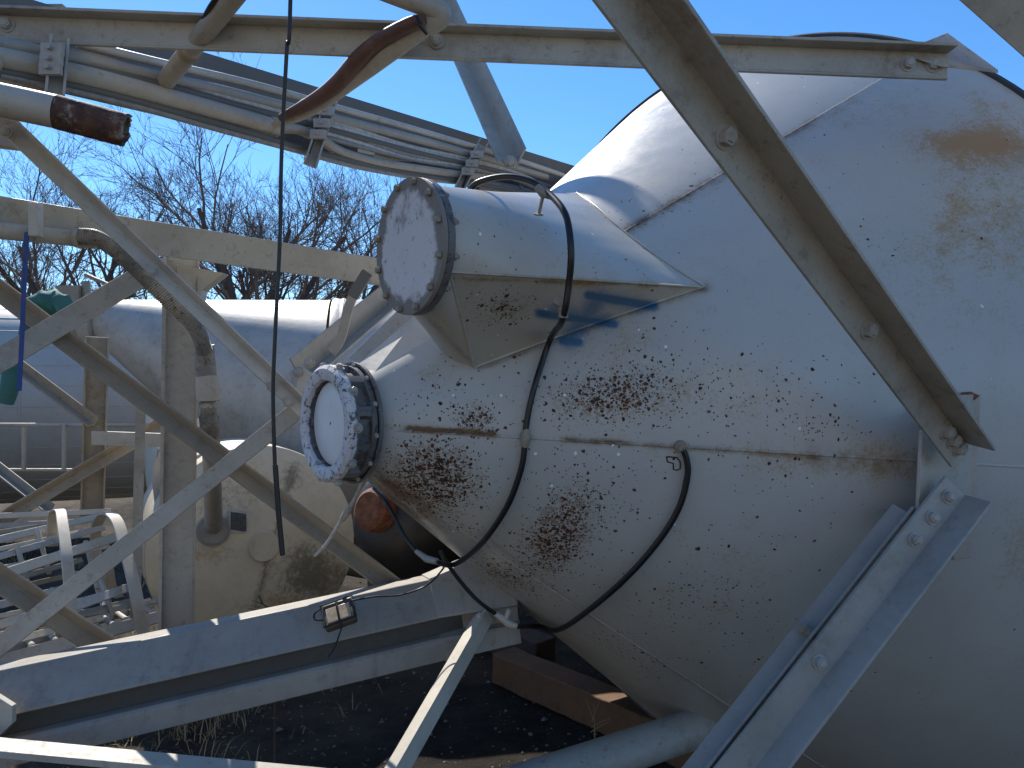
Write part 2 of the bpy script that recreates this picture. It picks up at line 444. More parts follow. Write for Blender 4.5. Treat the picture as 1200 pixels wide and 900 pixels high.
def a_stain(p):
    x, y = proj(p); r = 0.03
    for cx, cy, rx, ry, rot, k in ((1135, 170, 66, 20, 4, 1.35), (1170, 140, 40, 35, 20, .6), (1115, 250, 24, 55, 5, .75), (1180, 250, 55, 60, 0, .6), (1050, 310, 60, 40, 0, .28), (1160, 330, 60, 60, 0, .25),
        (770, 470, 150, 26, -3, .5), (1035, 540, 55, 26, 6, .75), (930, 545, 70, 22, 5, .4), (735, 400, 60, 26, -28, .45), (500, 437, 30, 12, -10, .5), (870, 650, 60, 40, 0, .2), (1050, 125, 60, 16, -8, .4),
        (590, 690, 40, 14, 25, .5), (830, 690, 80, 40, 0, .2), (1195, 640, 30, 50, 20, .5), (490, 590, 50, 22, 35, .6)):
        r += k*gs(x, y, cx, cy, rx, ry, rot)
    r += .55*math.exp(-(seg(x, y, 445, 500, 960, 536)/4.5)**2)+.45*math.exp(-(seg(x, y, 735, 272, 1000, 118)/9)**2)
    return r
def a_grime(p):
    x, y = proj(p)
    r = .8*math.exp(-(seg(x, y, 732, 271, 960, 138)/3.2)**2)+.35*math.exp(-(seg(x, y, 732, 271, 900, 172)/9)**2)
    r += 2.2*math.exp(-(seg(x, y, 478, 502, 578, 508)/3.6)**2)+1.3*math.exp(-(seg(x, y, 660, 515, 725, 519)/3.2)**2)+.7*math.exp(-(seg(x, y, 725, 519, 960, 536)/3.)**2)
    r += .45*math.exp(-(seg(x, y, 955, 535, 1075, 546)/13)**2)
    r += .7*math.exp(-(seg(x, y, 562, 432, 820, 340)/3.0)**2)+.9*gs(x, y, 826, 337, 7, 7)
    r += 2.0*gs(x, y, 470, 583, 46, 11, 38)
    for a, b, c2, e in ((560, 622, 700, 728), (760, 765, 860, 835)): r += .35*math.exp(-(seg(x, y, a, b, c2, e)/2)**2)
    return r
def a_speck(p):
    x, y = proj(p)
    return .012+.16*gs(x, y, 600, 300, 90, 60)+.12*gs(x, y, 640, 450, 150, 90)+.05*gs(x, y, 500, 480, 60, 60)
def a_spray(p):
    x, y = proj(p); r = 0
    for x0, y0, x1, y1, w, k in ((632, 367, 720, 380, 5.5, 1.), (690, 346, 766, 359, 6.5, 1.), (702, 350, 668, 398, 16, .62), (660, 399, 678, 401, 6.5, 1.), (650, 365, 712, 376, 13, .55), (700, 347, 750, 358, 13, .5)):
        r = max(r, k*math.exp(-(seg(x, y, x0, y0, x1, y1)/w)**2))
    return r
SH = dict(rust=a_rust, stain=a_stain, grime=a_grime, speck=a_speck, spray=a_spray)
psis = [i*.55 for i in range(int(215/.55))]+[216+i*4 for i in range(36)]
h0 = .155
nh = 190
hs = [h0+(RIM_H-h0)*(i/(nh-1))**.92 for i in range(nh)]
def rimh(a): return RIM_H*(1+.075*math.exp(-((a-140)/38)**2))
m = MB(); m.loft([[cone_pt(a, h*(1+(rimh(a)/RIM_H-1)*(h/RIM_H)**3)) for a in psis] for h in hs], caps=False)
cone = build('hopper_cone', m, 'shell', silo, 60, 0, SH)
# rim lip and barrel
def ring_at(c, ax, r, k=96):
    u = ax.orthogonal().normalized(); w = ax.cross(u)
    return [c+(u*math.cos(2*math.pi*i/k)+w*math.sin(2*math.pi*i/k))*r for i in range(k)]
rc = APEX+d*RIM_H
m = MB(); m.loft([[APEX+d*(rimh(a)+x)+E(a)*(rimh(a)*ta+r) for a in range(0, 360, 2)] for x, r in ((-.004, -.012), (-.012, .004), (.0, .012), (.022, .012), (.026, -.005))], caps=False)
build('rim_ring', m, 'seamdark', silo, 60)
m = MB(); m.loft([ring_at(rc+d*x, d, r, 120) for x, r in ((.02, RIM_R-.004), (1.5, RIM_R-.004), (5.2, RIM_R-.004), (5.5, RIM_R*.8), (5.6, .2))], caps=True)
build('barrel', m, 'tank', silo, 60)
# weld seams along the cone
def seam(psi, ha, hb, w=.0045, mat='shell'):
    m = MB(); rg = []
    k = 60
    for i in range(k+1):
        h = ha+(hb-ha)*i/k; hh = .0022+.0008*math.sin(i*2.3)
        e1 = w/(h*ta)*180/math.pi
        rg.append([cone_pt(psi-e1, h, -.001), cone_pt(psi-e1*.5, h, hh), cone_pt(psi+e1*.5, h, hh), cone_pt(psi+e1, h, -.001)])
    m.loft(rg, caps=False); return build('weld_seam', m, mat, silo, 60, 0, SH)
def psi_of(px, py):
    p = on_cone(px, py); v = p-APEX; return math.degrees(math.atan2(v.dot(S), v.dot(U)))
seam(psi_of(800, 524), .2, RIM_H); seam(psi_of(686, 717), .25, RIM_H); seam(psi_of(800, 231), .55, RIM_H)
# outlet collar with pockets
cen = lambda h: APEX+d*h
e1, e2 = U, S
def ringf(h, rf, k=120): return [cen(h)+(e1*math.cos(2*math.pi*i/k)+e2*math.sin(2*math.pi*i/k))*rf(360*i/k) for i in range(k)]
RO = .157
def lug(a):
    x = (a % 36)/36
    return RO*(1. if (x < .26 or x > .94) else .90)
m = MB()
m.loft([ringf(.082, lambda a: .114), ringf(.070, lambda a: .117), ringf(.066, lambda a: .124), ringf(.066, lambda a: RO-.010), ringf(.075, lambda a: RO), ringf(.094, lambda a: RO), ringf(.096, lug), ringf(.128, lug), ringf(.130, lambda a: RO*.99), ringf(.146, lambda a: RO*.985)], caps=False)
m.loft([ringf(.082, lambda a: .116), ringf(.135, lambda a: .114)], caps=False)
def a_edge(p):
    v = p-APEX; h = v.dot(d); return 1. if h < .0775 else (.15 if h < .09 else 0.)
collar = build('outlet_collar', m, 'collar', silo, 30, 0, dict(edge=a_edge))
m = MB(); m.loft([ringf(.1465, lambda a: RO+.002), ringf(.1475, lambda a: RO+.008), ringf(.157, lambda a: RO+.008), ringf(.160, lambda a: .12)], caps=False)
build('rear_flange', m, 'collar', collar, 30, 0, dict(edge=lambda p: .1))
m = MB()
m.loft([ringf(.088, lambda a: .004), ringf(.0885, lambda a: .05), ringf(.090, lambda a: .107), ringf(.094, lambda a: .1125), ringf(.10, lambda a: .1135)], caps=False)
build('valve_disc', m, 'disc', collar, 40)
for k in range(10):
    a = 20+36*k; e = E(a); m = MB()
    bolt_mb(m, cen(.088)+e*(RO-.002), e, .010); build('bolt', m, 'zinc', collar, 30)
for k in range(12):
    m = MB(); a = 10+30*k; bolt_mb(m, cen(.147)+E(a)*(RO+.000), -d, .007, False); build('bolt', m, 'zinc', collar, 30)

q = [on_cone(433, 443, -.002), on_cone(518, 393, -.002)]
q += [at(500, 357, q[1].y+.085), at(421, 425, q[0].y+.075)]
m = MB(); m.prism(q, V((0, .004, -.007))); build('rib_plate', m, 'cream', silo, 0, .001)
q2 = [q[3]+V((0, .004, 0)), q[2]+V((0, .004, 0)), at(478, 352, q[1].y+.10), at(407, 420, q[0].y+.10)]
m = MB(); m.prism(q2, V((0, .01, 0))); build('rib_plate', m, 'steel', silo, 0, .001)
# ---- side spout with blind cover
TIP = on_cone(825, 336, .0)
SY = 1.78
SC = at(478, 289, SY)                       # centre of the cover
SR = 80*SY/F
PR = SR*.93
A0, A1 = 119, -125
az = R(53.0); ds = V((math.sin(az), math.cos(az), 0.02)).normalized()
ss = ds.cross(V((0, 0, 1))).normalized(); su = ss.cross(ds)
def sp(ang, h, r=None): return SC+ds*h+(su*math.cos(R(ang))+ss*math.sin(R(ang)))*(PR if r is None else r)
SPS = dict(rust=lambda p: .004+.55*gs(*proj(p), 592, 362, 30, 15)+.02*gs(*proj(p), 560, 300, 80, 40), stain=lambda p: .1+.5*math.exp(-(seg(*proj(p), 525, 326, 815, 336)/6)**2)+.8*gs(*proj(p), 688, 331, 20, 5),
    grime=lambda p: .7*math.exp(-(seg(*proj(p), 525, 326, 820, 336)/2)**2)+.5*math.exp(-(seg(*proj(p), 500, 372, 556, 428)/2.5)**2), speck=a_speck, spray=a_spray)
angs = [A1+(A0-A1)*i/90 for i in range(91)]
KEY = [(-15, 676, 226), (15, 698, 241), (45, 722, 264), (75, 757, 291), (100, 795, 317), (119, 826, 336)]
ends = []
for a in angs:
    if a < -15:
        s0 = sp(a, .03); hit = cone_hit(s0, ds); L = min((hit-s0).length if hit else .7, .7)
        f = max(0, min(1, (-15-a)/60)); e_ = s0+ds*L
        ends.append(on_cone(676, 226).lerp(e_, f))
    else:
        for (a0, x0, y0), (a1_, x1, y1) in zip(KEY, KEY[1:]):
            if a0 <= a <= a1_+1e-6:
                f = (a-a0)/(a1_-a0); ends.append(on_cone(x0+(x1-x0)*f, y0+(y1-y0)*f, -.002)); break
rows = 90
m = MB()
m.loft([[sp(a, .03).lerp(ends[j], i/rows) for j, a in enumerate(angs)] for i in range(rows+1)], caps=False, closed=False)
spout = build('side_spout', m, 'shell_warm', silo, 50, 0, SPS, recalc=False)
# flat side plates and sloping end plate
CB = on_cone(556, 431, 0.)
front_top0 = sp(A0, .03); front_tip = ends[-1]
def plate(p00, p10, low, nx=130, ny=50):
    """patch between the straight crease p00-p10 and a lower edge lying on the cone"""
    vs = []; fs = []
    for j in range(ny+1):
        for i in range(nx+1): vs.append(p00.lerp(p10, i/nx).lerp(low[i], j/ny))
    for j in range(ny):
        for i in range(nx):
            k = j*(nx+1)+i; fs.append((k, k+1, k+nx+2, k+nx+1))
    m = MB(); m.add(vs, fs); return m
def lower_edge(n=130):
    return [on_cone(556+(826-556)*i/n, 431+(336-431)*i/n, .003+.010*math.sin(math.pi*i/n)) for i in range(n+1)]
LOW = lower_edge()
build('side_plate', plate(front_top0, front_tip, LOW), 'shell_warm', spout, 0, 0, SPS)
mir = lambda p: p-ss*2*((p-SC).dot(ss))
back_top0 = sp(A1, .03)
CB2 = CB-ss*.10
build('side_plate', plate(back_top0, ends[0], [CB2.lerp(ends[0], i/130) for i in range(131)]), 'shell_warm', spout, 0, 0, SPS)
arc = [sp(A0+(360+A1-A0)*i/24, .03) for i in range(25)]
low = [CB.lerp(CB2, i/24) for i in range(25)]
m = MB(); m.loft([[arc[i].lerp(low[i], k/12) for i in range(25)] for k in range(13)], caps=False, closed=False)
build('end_plate', m, 'shell_warm', spout, 40, 0, SPS)
# weld beads
m = MB(); m.tube([front_top0, front_top0.lerp(front_tip, .5), front_tip], .0030, 6)
m.tube([on_cone(x, y, .002) for _, x, y in KEY], .003, 6, 4)
m.tube([front_top0, CB], .0035, 6)
m.tube([p+cone_n(p)*.001 for p in LOW[::5]], .004, 6)
build('weld_bead', m, 'shell_warm', spout, 60, 0, SPS)
# flange + cover + bolts
m = MB(); m.loft([ring_at(SC+ds*x, ds, r, 96) for x, r in ((.012, SR*.7), (.012, SR-.002), (.014, SR), (.030, SR), (.034, PR-.002))], caps=False)
build('flange', m, 'collar', spout, 35, 0, dict(edge=lambda p: .05))
rr = [0, .25, .5, .7, .82, .9, .955, 1.0]
m = MB(); m.loft([ring_at(SC+ds*.0, ds, max(SR*k, .001), 96) for k in rr]+[ring_at(SC+ds*.0105, ds, SR, 96)], caps=False)
cover = build('cover_plate', m, 'cover', spout, 35, 0, dict(edge=lambda p: max(0, ((p-SC).length/SR-.72)/.28)**1.2))
for k in range(12):
    a = R(15+30*k); p = SC+(su*math.cos(a)+ss*math.sin(a))*SR*.93
    m = MB(); bolt_mb(m, p, -ds, .0085, False); m.tube([p+ds*.012, p+ds*.047], .005, 8); m.disc(p+ds*.031, ds, .009, .009, 6)
    build('bolt', m, 'steel_dark', cover, 30)
# small rod on top of the spout and stud on its flat side
def sphit(px, py, y): return at(px, py, y)
# gusset plate
gp = [at(1081, 506, 1.90), at(1102, 482, 1.93), at(1128, 463, 1.985), at(1146, 462, 2.03), at(1141, 540, 2.03), at(1137, 604, 2.03), at(1121, 628, 2.0), at(1076, 612, 1.90)]
m = MB(); nrm = (gp[3]-gp[0]).cross(gp[-1]-gp[0]).normalized()
if nrm.y < 0: nrm = -nrm
m.prism(gp, nrm*.010); gus = build('gusset_plate', m, 'steel_clean', silo, 35, .0015)
m = MB(); pad = [on_cone(x, y, .006) for x, y in ((1128, 463), (1148, 462), (1143, 560), (1136, 652), (1116, 655), (1122, 560))]
m.prism(pad, -cone_n(pad[0])*.008); build('pad_plate', m, 'steel_clean', silo, 35, .0015)
m = MB(); m.add([on_cone(x, y, .0075) for x, y in ((1124, 460), (1136, 459), (1146, 464), (1140, 469), (1128, 467))], [(0, 1, 2, 3, 4)]); build('rust_patch', m, 'rust', silo, 0)
# hand-drawn mark, a hooked outline like a hollow 7
mk = [(781, 535), (793, 536), (797, 541), (797, 549), (793, 551), (789, 550), (789, 543), (782, 541), (781, 535)]
m = MB(); m.tube([on_cone(x, y, .0012) for x, y in mk], .0018, 6); build('marker_outline', m, 'ink', silo, 60)

# ================================================================= SUPPORT FRAME OF THE SILO
fr = thing('support_frame', at(1040, 900, 1.9)*1, 'bolted frame of beige steel angles and legs braced around the white silo cone', 'steel frame')
fr.location.z = .35
# upper brace
h0_, h1_ = at(758, 0, 1.20), at(1130, 516, 1.90)
h00 = h0_+(h0_-h1_)*.35
b1 = bar('brace', h00, h1_, lprof(.078, .008, 143), 'steel', fr, 0, .0015)
b1['label'] = 'upper brace, warm beige steel angle slanting from top centre to the gusset'
a, b = frame(h00, h1_)
webn = (a*math.cos(R(53))+b*math.sin(R(53))); webd = (a*math.cos(R(143))+b*math.sin(R(143)))
def along(px, py):     # parameter on the heel closest to a pixel
    best = min(((k/400, proj(h0_.lerp(h1_, k/400))) for k in range(401)), key=lambda q: abs(q[1][1]-py)); return h0_.lerp(h1_, best[0])
for py in (132, 360, 497, 512, 527):
    if py > 480: p = h1_.lerp(h0_, {497: .075, 512: .046, 527: .017}[py])+webd*.034
    else: p = along(0, py+8)+webd*.040
    bo = bolt(p+webn*.008, webn, b1, .0165)
    m = MB(); bolt_mb(m, p, -webn, .013); m.tube([p, p-webn*.032], .007, 10)
    if py < 480: build('nut', m, 'steel_brown', b1, 30)
# lower double brace
q0, q1 = at(1124, 590, 1.89), at(884, 900, 1.72)
q11 = q1+(q1-q0)*.5
a, b = frame(q0, q11)
b2 = bar('brace', q0+(q0-q1)*.03, q11, lprof(.074, .008, 150, 40), 'steel_blue', fr, 0, .0015)
m = MB(); m.sweep(q0+(q0-q1)*.03, q11, [(-.006, -.006), (-.070, .004), (-.069, .010), (-.006, .001)], a, b)
b2['label'] = 'lower brace, sky reflecting steel angle running down from the gusset'
wd = a*math.cos(R(150))+b*math.sin(R(150)); wn = (wd.cross((q1-q0).normalized())); 
if wn.dot(b) < 0: wn = -wn
for t in (.015, .10, .19, .66):
    bolt(q0.lerp(q1, t)+wd*.036+wn*.008, wn, b2, .0135)
b3 = bar('brace', q0.lerp(q1, .10)-a*.062-b*.035, q11-a*.062-b*.035, lprof(.055, .008, 100, 190), 'steel_blue', fr, 0, .0015)
b3['label'] = 'narrow back angle of the double lower brace with a toothed edge'
a, b = frame(q0, q11)
m = MB()
for k in range(26):
    p = q0.lerp(q1, .36+k*.0085)-a*.073-b*.012; m.box(p, .006, .008, .012)
build('tooth_strip', m, 'steel_dark', b3, 0)
m = MB(); p = q0.lerp(q1, .60)-a*.078-b*.01; m.tube([p-a*.02, p+a*.02], .010, 6); m.disc(p-a*.03, a, .014, .014, 6); build('bolt', m, 'steel_dark', b3, 30)
# level angle across the top
t0, t1 = at(-20, 50, 1.92), at(1108, 95, 1.93); t0 = stretch(t0, t1)
a, b = frame(t0, t1)   # a: picture up/right ; choose section directly in world
ax = (t1-t0).normalized(); upv = (V((0, 0, 1))-ax*ax.z).normalized(); fw = ax.cross(upv).normalized()
if fw.y > 0: fw = -fw
tb = MB(); tb.sweep(t0, t1, [(0, 0), (0, .074), (.008, .074), (.008, .008), (.012, .004), (.010, 0)], fw, upv)
tb.sweep(t0, t1, [(.0085, .066), (.0085, .074), (.050, .074), (.050, .0665)], fw, upv)
b4 = build('cross_angle', tb, 'steel', fr, 35, .0015)
b4['label'] = 'long level steel angle crossing the top of the picture'
for px, py, y in ((1063, 76, 1.925), (1092, 77, 1.925), (512, 49, 1.915), (10, 30, 1.915)):
    p = at(px, py, y); bolt(p-V((0, .003, 0)), fw, b4, .014)
# big upper right leg
L0, L1 = at(1085, -60, 1.72), at(1330, 160, 2.0)
ax = (L1-L0).normalized()
m = MB(); a, b = frame(L0, L1)
m.sweep(L0-ax*.5, L1+ax*.5, [(-.03, -.02), (.27, -.06), (.27, -.15), (-.02, -.13)], a, b)
lg = build('leg', m, 'steel_clean', fr, 35, .003); lg['label'] = 'wide pale leg beam in the upper right corner'
m = MB(); m.sweep(L0-ax*.5, L1+ax*.5, [(-.030, -.019), (-.018, -.014), (-.018, -.0175), (-.03, -.0225)], a, b)
gq = [at(1052, 60, 1.565), at(1110, 37, 1.60), at(1146, 72, 1.60), at(1105, 76, 1.58), at(1098, 92, 1.57)]
m = MB(); qq = [at(1055, 60, 1.93), at(1110, 38, 2.05), at(1170, 82, 2.05), at(1102, 74, 1.90)]
m.prism(qq, V((0, .0, -.009))); build('bracket_plate', m, 'steel', fr, 35, .0015)
# big lower leg running to the left
def leg_prof(): return [(0, 0), (.095, -.10), (.095, -.106), (.03, -.108), (.03, -.168), (.090, -.170), (.100, -.180), (.104, -.242), (-.06, -.25), (-.14, -.20), (-.14, -.02)]
K0, K1 = at(0, 785, 2.2), at(556, 668, 2.62)
ax = (K1-K0).normalized(); K00 = K0-ax*1.5
hor = V((ax.y, -ax.x, 0)).normalized()
if hor.y > 0: hor = -hor
upv = hor.cross(ax); upv = upv if upv.z > 0 else -upv
m = MB(); m.sweep(K00, K1, leg_prof(), hor, upv)
lg2 = build('leg', m, 'leg', fr, 30, .004); lg2['label'] = 'heavy grey leg beam with a dark groove running from lower left to the cone'
m = MB(); m.sweep(K00, K1-ax*.0, [(.029, -.1085), (.060, -.1085), (.060, -.1675), (.029, -.1675)], hor, upv); build('groove_shade_strip', m, 'groove', lg2, 0)  # dark strip that paints the shade inside the groove
# haunch at its end
m = MB(); e0 = K1-ax*.16
ring1 = [e0+hor*(u*1.035)+upv*(w*1.02+.004) for u, w in leg_prof()]
ring2 = [K1+ax*.10+hor*(u*1.05+.01)+upv*(w*1.0+.02) for u, w in leg_prof()]
e3 = K1+ax*.10
ring2 = [e3+hor*u+upv*w for u, w in ((.02, .06), (.14, -.10), (.139, -.106), (.128, -.112), (.12, -.165), (.118, -.172), (.122, -.182), (.12, -.24), (-.02, -.24), (-.08, -.2), (-.09, .05))]
m.loft([ring1, ring2]); build('leg_haunch', m, 'leg', fr, 30, .003)
# end cap on left
m = MB(); m.prism([at(-30, 800, 2.1), at(14, 828, 2.08), at(14, 848, 2.08), at(0, 862, 2.08), at(-40, 870, 2.1)], V((0, .02, 0))); build('end_plate', m, 'white', fr, 35, .002)
# rail below
r0, r1 = at(-60, 858, 2.0), at(470, 908, 2.15)
b5 = bar('cross_angle', r0, r1, lprof(.042, .006, 90, 180, .05), 'white', fr, 180, .0015)
m = MB()
bpy.data.objects.remove(b5)
ax = (r1-r0).normalized(); r0 = r0-ax*1.0; r1 = r1+ax*.5; hor = V((ax.y, -ax.x, 0)).normalized(); hor = hor if hor.y < 0 else -hor
m.sweep(r0, r1, [(0, 0), (.05, -.012), (.05, -.030), (.044, -.030), (.044, -.019), (0, -.007)], hor, V((0, 0, 1)))
b5 = build('cross_angle', m, 'white', fr, 30, .0015); b5['label'] = 'pale sunlit rail along the bottom left edge'
# small angle strut
s0, s1 = at(570, 714, 2.50), at(455, 915, 1.95)
b6 = bar('brace', s0, s1, lprof(.045, .006, 215, 305), 'white', fr, 20, .001); b6['label'] = 'thin pale angle strut dropping from the leg end to the bottom edge'
bolt(s0.lerp(s1, .06)+V((-.005, -.03, .012)), V((-.3, -1, .3)), b6, .009)
# lower round pipe
p0, p1 = at(600, 925, 2.38), at(850, 842, 2.78)
pp = pipe('foot_pipe', [p0, p1], .066, 'steel', fr, 0, 28)

# ================================================================= HOSES
def hose(name, pts, r, label, parts=(), mat='rubber', smooth=8, cat='hose'):
    t = thing(name, pts[-1], label, cat)
    mm = MB(); mm.tube(pts, r, 10, smooth); build('tube', mm, mat, t, 60)
    return t
oc = on_cone
spY = 1.80
H1 = [at(548, 226, 2.02), at(560, 214, 1.98), at(590, 207, 1.94), at(618, 211, 1.90), at(640, 224, 1.86), at(662, 250, 1.78), at(669, 290, 1.74), at(667, 330, 1.76), at(659, 375, 1.80), oc(645, 405, .04), oc(626, 455, .02), oc(617, 495, .012), oc(615, 520, .012), oc(610, 550, .014), oc(594, 590, .02), oc(566, 628, .03), oc(540, 648, .04), at(510, 658, 2.2)]
h1 = hose('hose', H1, .0082, 'long black hose drooping over the side spout and down the cone through two clips', cat='hose')
m = MB(); m.tube([at(512, 658, 2.2), at(500, 655, 2.22), at(488, 646, 2.25)], [.0095, .0105, .007], 10); build('fitting', m, 'cond', h1, 40)
m = MB(); m.tube([at(488, 646, 2.25), at(474, 628, 2.32), at(462, 605, 2.4), at(450, 585, 2.45), at(438, 572, 2.5)], .006, 8, 6); build('thin_tail', m, 'rubber', h1, 60)
def clip(px, py, off, parent, r=.014):
    p = oc(px, py, .006); n = cone_n(p); m = MB(); m.tube([p-n*.004, p+n*.012], [r*1.2, r*.9], 12); m.tube([oc(px+1, py-9, .012), p+n*.012, oc(px-1, py+10, .012)], [.009, .014, .009], 10)
    return build('clip', m, 'steel_dark', parent, 50)
clip(616, 512, .01, h1)
m = MB(); p = at(637, 226, 1.865); base = at(631, 252, 1.865); m.tube([base, p], .0045, 8); m.disc(base, V((.1, -.4, .9)), .012, .004, 14); m.tube([at(629, 219, 1.87), p, at(646, 230, 1.85)], [.009, .013, .009], 10); build('clip', m, 'steel_dark', h1, 40)
m = MB(); p = at(655, 352, 1.80); m.tube([p+V((0, .03, 0)), p], .013, 14); m.tube([at(661, 358, 1.785), at(660, 372, 1.79)], .012, 10); build('clip', m, 'steel_dark', h1, 40)
H2 = [oc(798, 524, .016), oc(803, 537, .016), oc(804, 556, .016), oc(794, 592, .018), oc(770, 630, .02), oc(735, 668, .025), oc(695, 702, .03), oc(660, 724, .04), oc(632, 734, .06), at(604, 734, 2.45)]
h2 = hose('hose', H2, .0085, 'shorter black hose curving from the cone seam down to a white coupling', cat='hose')
m = MB(); p = oc(797, 523, .004); n = cone_n(p); m.disc(p, n, .017, .014, 18, .015); m.disc(p+n*.014, n, .009, .006, 12); build('end_ring', m, 'steel_dark', h2, 40)
m = MB(); m.tube([at(606, 734, 2.45), at(596, 731, 2.45), at(588, 724, 2.45), at(580, 719, 2.45)], [.010, .013, .012, .008], 10); m.tube([at(592, 727, 2.45), at(597, 714, 2.45)], .008, 8); build('coupling', m, 'white', h2, 40)
m = MB(); m.tube([at(582, 720, 2.45), at(560, 704, 2.42), at(540, 682, 2.4), at(524, 660, 2.38), at(516, 645, 2.38)], .0065, 8, 6); build('feed_tube', m, 'rubber', h2, 60)
h3 = thing('cord', at(460, 693, 2.42), 'thin black cord lying along the top of the lower leg beam', 'cord')
m = MB(); m.tube([at(412, 704, 2.36), at(440, 699, 2.4), at(470, 697, 2.44), at(500, 686, 2.48), at(518, 668, 2.44), at(524, 655, 2.4)], .0032, 6, 8); build('wire', m, 'rubber', h3, 60)
# hanging cable
hc = MB(); hc.tube([at(341, -30, 1.55)+V((.02, 0, 1.2)), at(341, -30, 1.55), at(336, 60, 1.57), at(330, 180, 1.6), at(328, 280, 1.6), at(322, 400, 1.6), at(320, 460, 1.6), at(322, 540, 1.6), at(326, 600, 1.6), at(331, 651, 1.6)], .0042, 10, 8)
hct = thing('hanging_cable', at(331, 651, 1.6), 'black cable hanging straight down in front of the trees and the cream vessel', 'cable')
build('sheath', hc, 'rubber', hct, 60)
m = MB(); m.tube([at(322.5, 545, 1.6), at(326.2, 600, 1.6), at(331, 650, 1.6)], .0058, 8); build('ribbed_end', m, 'rubber', hct, 60)
# pale cable with coupling
wc = thing('pale_cable', at(370, 651, 2.6), 'short pale cable with an inline coupling hanging under the outlet collar', 'cable')
m = MB(); m.tube([at(427, 560, 2.2), at(418, 580, 2.3), at(408, 598, 2.4), at(395, 618, 2.5), at(382, 638, 2.56), at(369, 651, 2.6)], .0058, 8, 6); build('wire', m, 'cable_pale', wc, 60)
m = MB(); m.tube([at(411, 592, 2.37), at(407, 600, 2.4), at(401, 609, 2.45)], [.009, .0125, .009], 10); build('coupling', m, 'zinc', wc, 40)

# ================================================================= CONDUIT RACK
rk = thing('conduit_rack', at(330, 160, 2.9), 'rack of pipes and cables on a dark channel beam against the sky, upper left', 'conduit rack')
rk.location.z = 2.2
def rY(px): # depth along the rack, straight line in space between the two ends
    # from (0, Y=1.8) to (660, Y=4.0): 1/Y is linear in px
    return 1/((1/1.8)+(1/3.6-1/1.8)*px/660)
def rp(px, py, dy=0.): return at(px, py, rY(px)+dy)
cb0, cb1 = rp(-60, -31, .12), rp(676, 195, .12)
cb0 = cb0+(cb0-cb1).normalized()*1.0
ax = (cb1-cb0).normalized(); side = ax.cross(V((0, 0, 1))).normalized(); upv = side.cross(ax)
m = MB(); m.sweep(cb0, cb1, [(-.13, 0), (.0, .0), (.0, -.115), (-.008, -.115), (-.008, -.008), (-.13, -.008)], side, upv)
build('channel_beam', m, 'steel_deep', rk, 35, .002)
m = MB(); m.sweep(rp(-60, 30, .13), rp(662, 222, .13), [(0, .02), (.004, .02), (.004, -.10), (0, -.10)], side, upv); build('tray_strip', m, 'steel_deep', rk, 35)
m = MB(); m.sweep(rp(-60, 10, .2), rp(120, 42, .2), [(0, 0), (.05, 0), (.05, .02), (0, .02)], side, upv); build('tray_strip', m, 'cond', rk, 35)
m = MB(); m.box(rp(67, 14, .2), .045, .03, .03); build('stop_block', m, 'steel_dark', rk, 0)
def cond(name, pts, r, mat): 
    q = [rp(p[0], p[1]) for p in pts]
    if pts[0][0] < 0: q = [q[0]+ax*-1.0]+q
    m = MB(); m.tube(q, r, 14, 6); return build(name, m, mat, rk, 55)
c_big = cond('conduit', [(-60, 58), (0, 68), (110, 92), (220, 121), (322, 149)], .0265, 'pipe'); c_big['label'] = 'thick cream pipe at the front of the rack'
m = MB(); m.disc(rp(316, 147), ax, .029, .03, 20); build('pipe_collar', m, 'pipe', rk, 40)
cond('conduit', [(-60, 42), (0, 51), (120, 75), (250, 104), (330, 124), (420, 146), (520, 172), (640, 208)], .016, 'cond')
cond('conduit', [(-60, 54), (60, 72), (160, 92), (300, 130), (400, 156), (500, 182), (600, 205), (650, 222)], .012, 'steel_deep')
cond('conduit', [(90, 50), (180, 72), (300, 100), (400, 128), (500, 156), (600, 186), (660, 206)], .012, 'steel_clean')
cond('conduit', [(80, 62), (180, 88), (280, 118), (400, 150), (470, 172), (540, 190), (620, 212)], .009, 'cable_pale')
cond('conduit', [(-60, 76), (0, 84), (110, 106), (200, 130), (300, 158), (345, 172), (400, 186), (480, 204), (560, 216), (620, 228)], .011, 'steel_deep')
cond('conduit', [(0, 88), (140, 120), (260, 153), (345, 176), (420, 196), (500, 210), (570, 217)], .008, 'cable_grey')
cond('conduit', [(318, 150), (350, 152), (375, 163), (400, 178), (440, 190), (490, 198), (540, 205), (575, 209)], .016, 'pipe')['label'] = 'reddish armoured cable sagging below the rack'
for k, (off, mt) in enumerate(((0, 'cable_pale'), (5, 'cable_grey'), (10, 'cable_pale'), (-6, 'cable_pale'), (15, 'cable_grey'))):
    cond('cable', [(360, 140+off), (420, 158+off*.9), (480, 176+off*.8+2*math.sin(k)), (540, 188+off*.6), (600, 203+off*.4), (640, 222+off*.4), (655, 240+off*.2)], .0075, mt)
cond('cable', [(-40, 46), (40, 55), (110, 66), (190, 90), (300, 121), (360, 140)], .008, 'steel_dark')
for off, mt in ((0, 'cable_pale'), (4, 'steel_deep'), (8, 'cable_grey'), (12, 'cable_pale')):
    cond('cable', [(84, 70+off), (150, 86+off), (230, 108+off), (310, 128+off), (365, 142+off)], .006, mt)
m = MB(); q = [rp(418, 166, .02), rp(470, 172, .02), rp(505, 190, .02), rp(440, 186, .02)]; m.prism(q, V((0, .01, 0))); build('name_board', m, 'steel_clean', rk, 0)
m = MB(); q = [rp(420, 167, .0), rp(440, 171, .0), rp(438, 182, .0), rp(419, 178, .0)]; m.prism(q, V((0, .012, 0))); build('sticker', m, 'white', rk, 0)
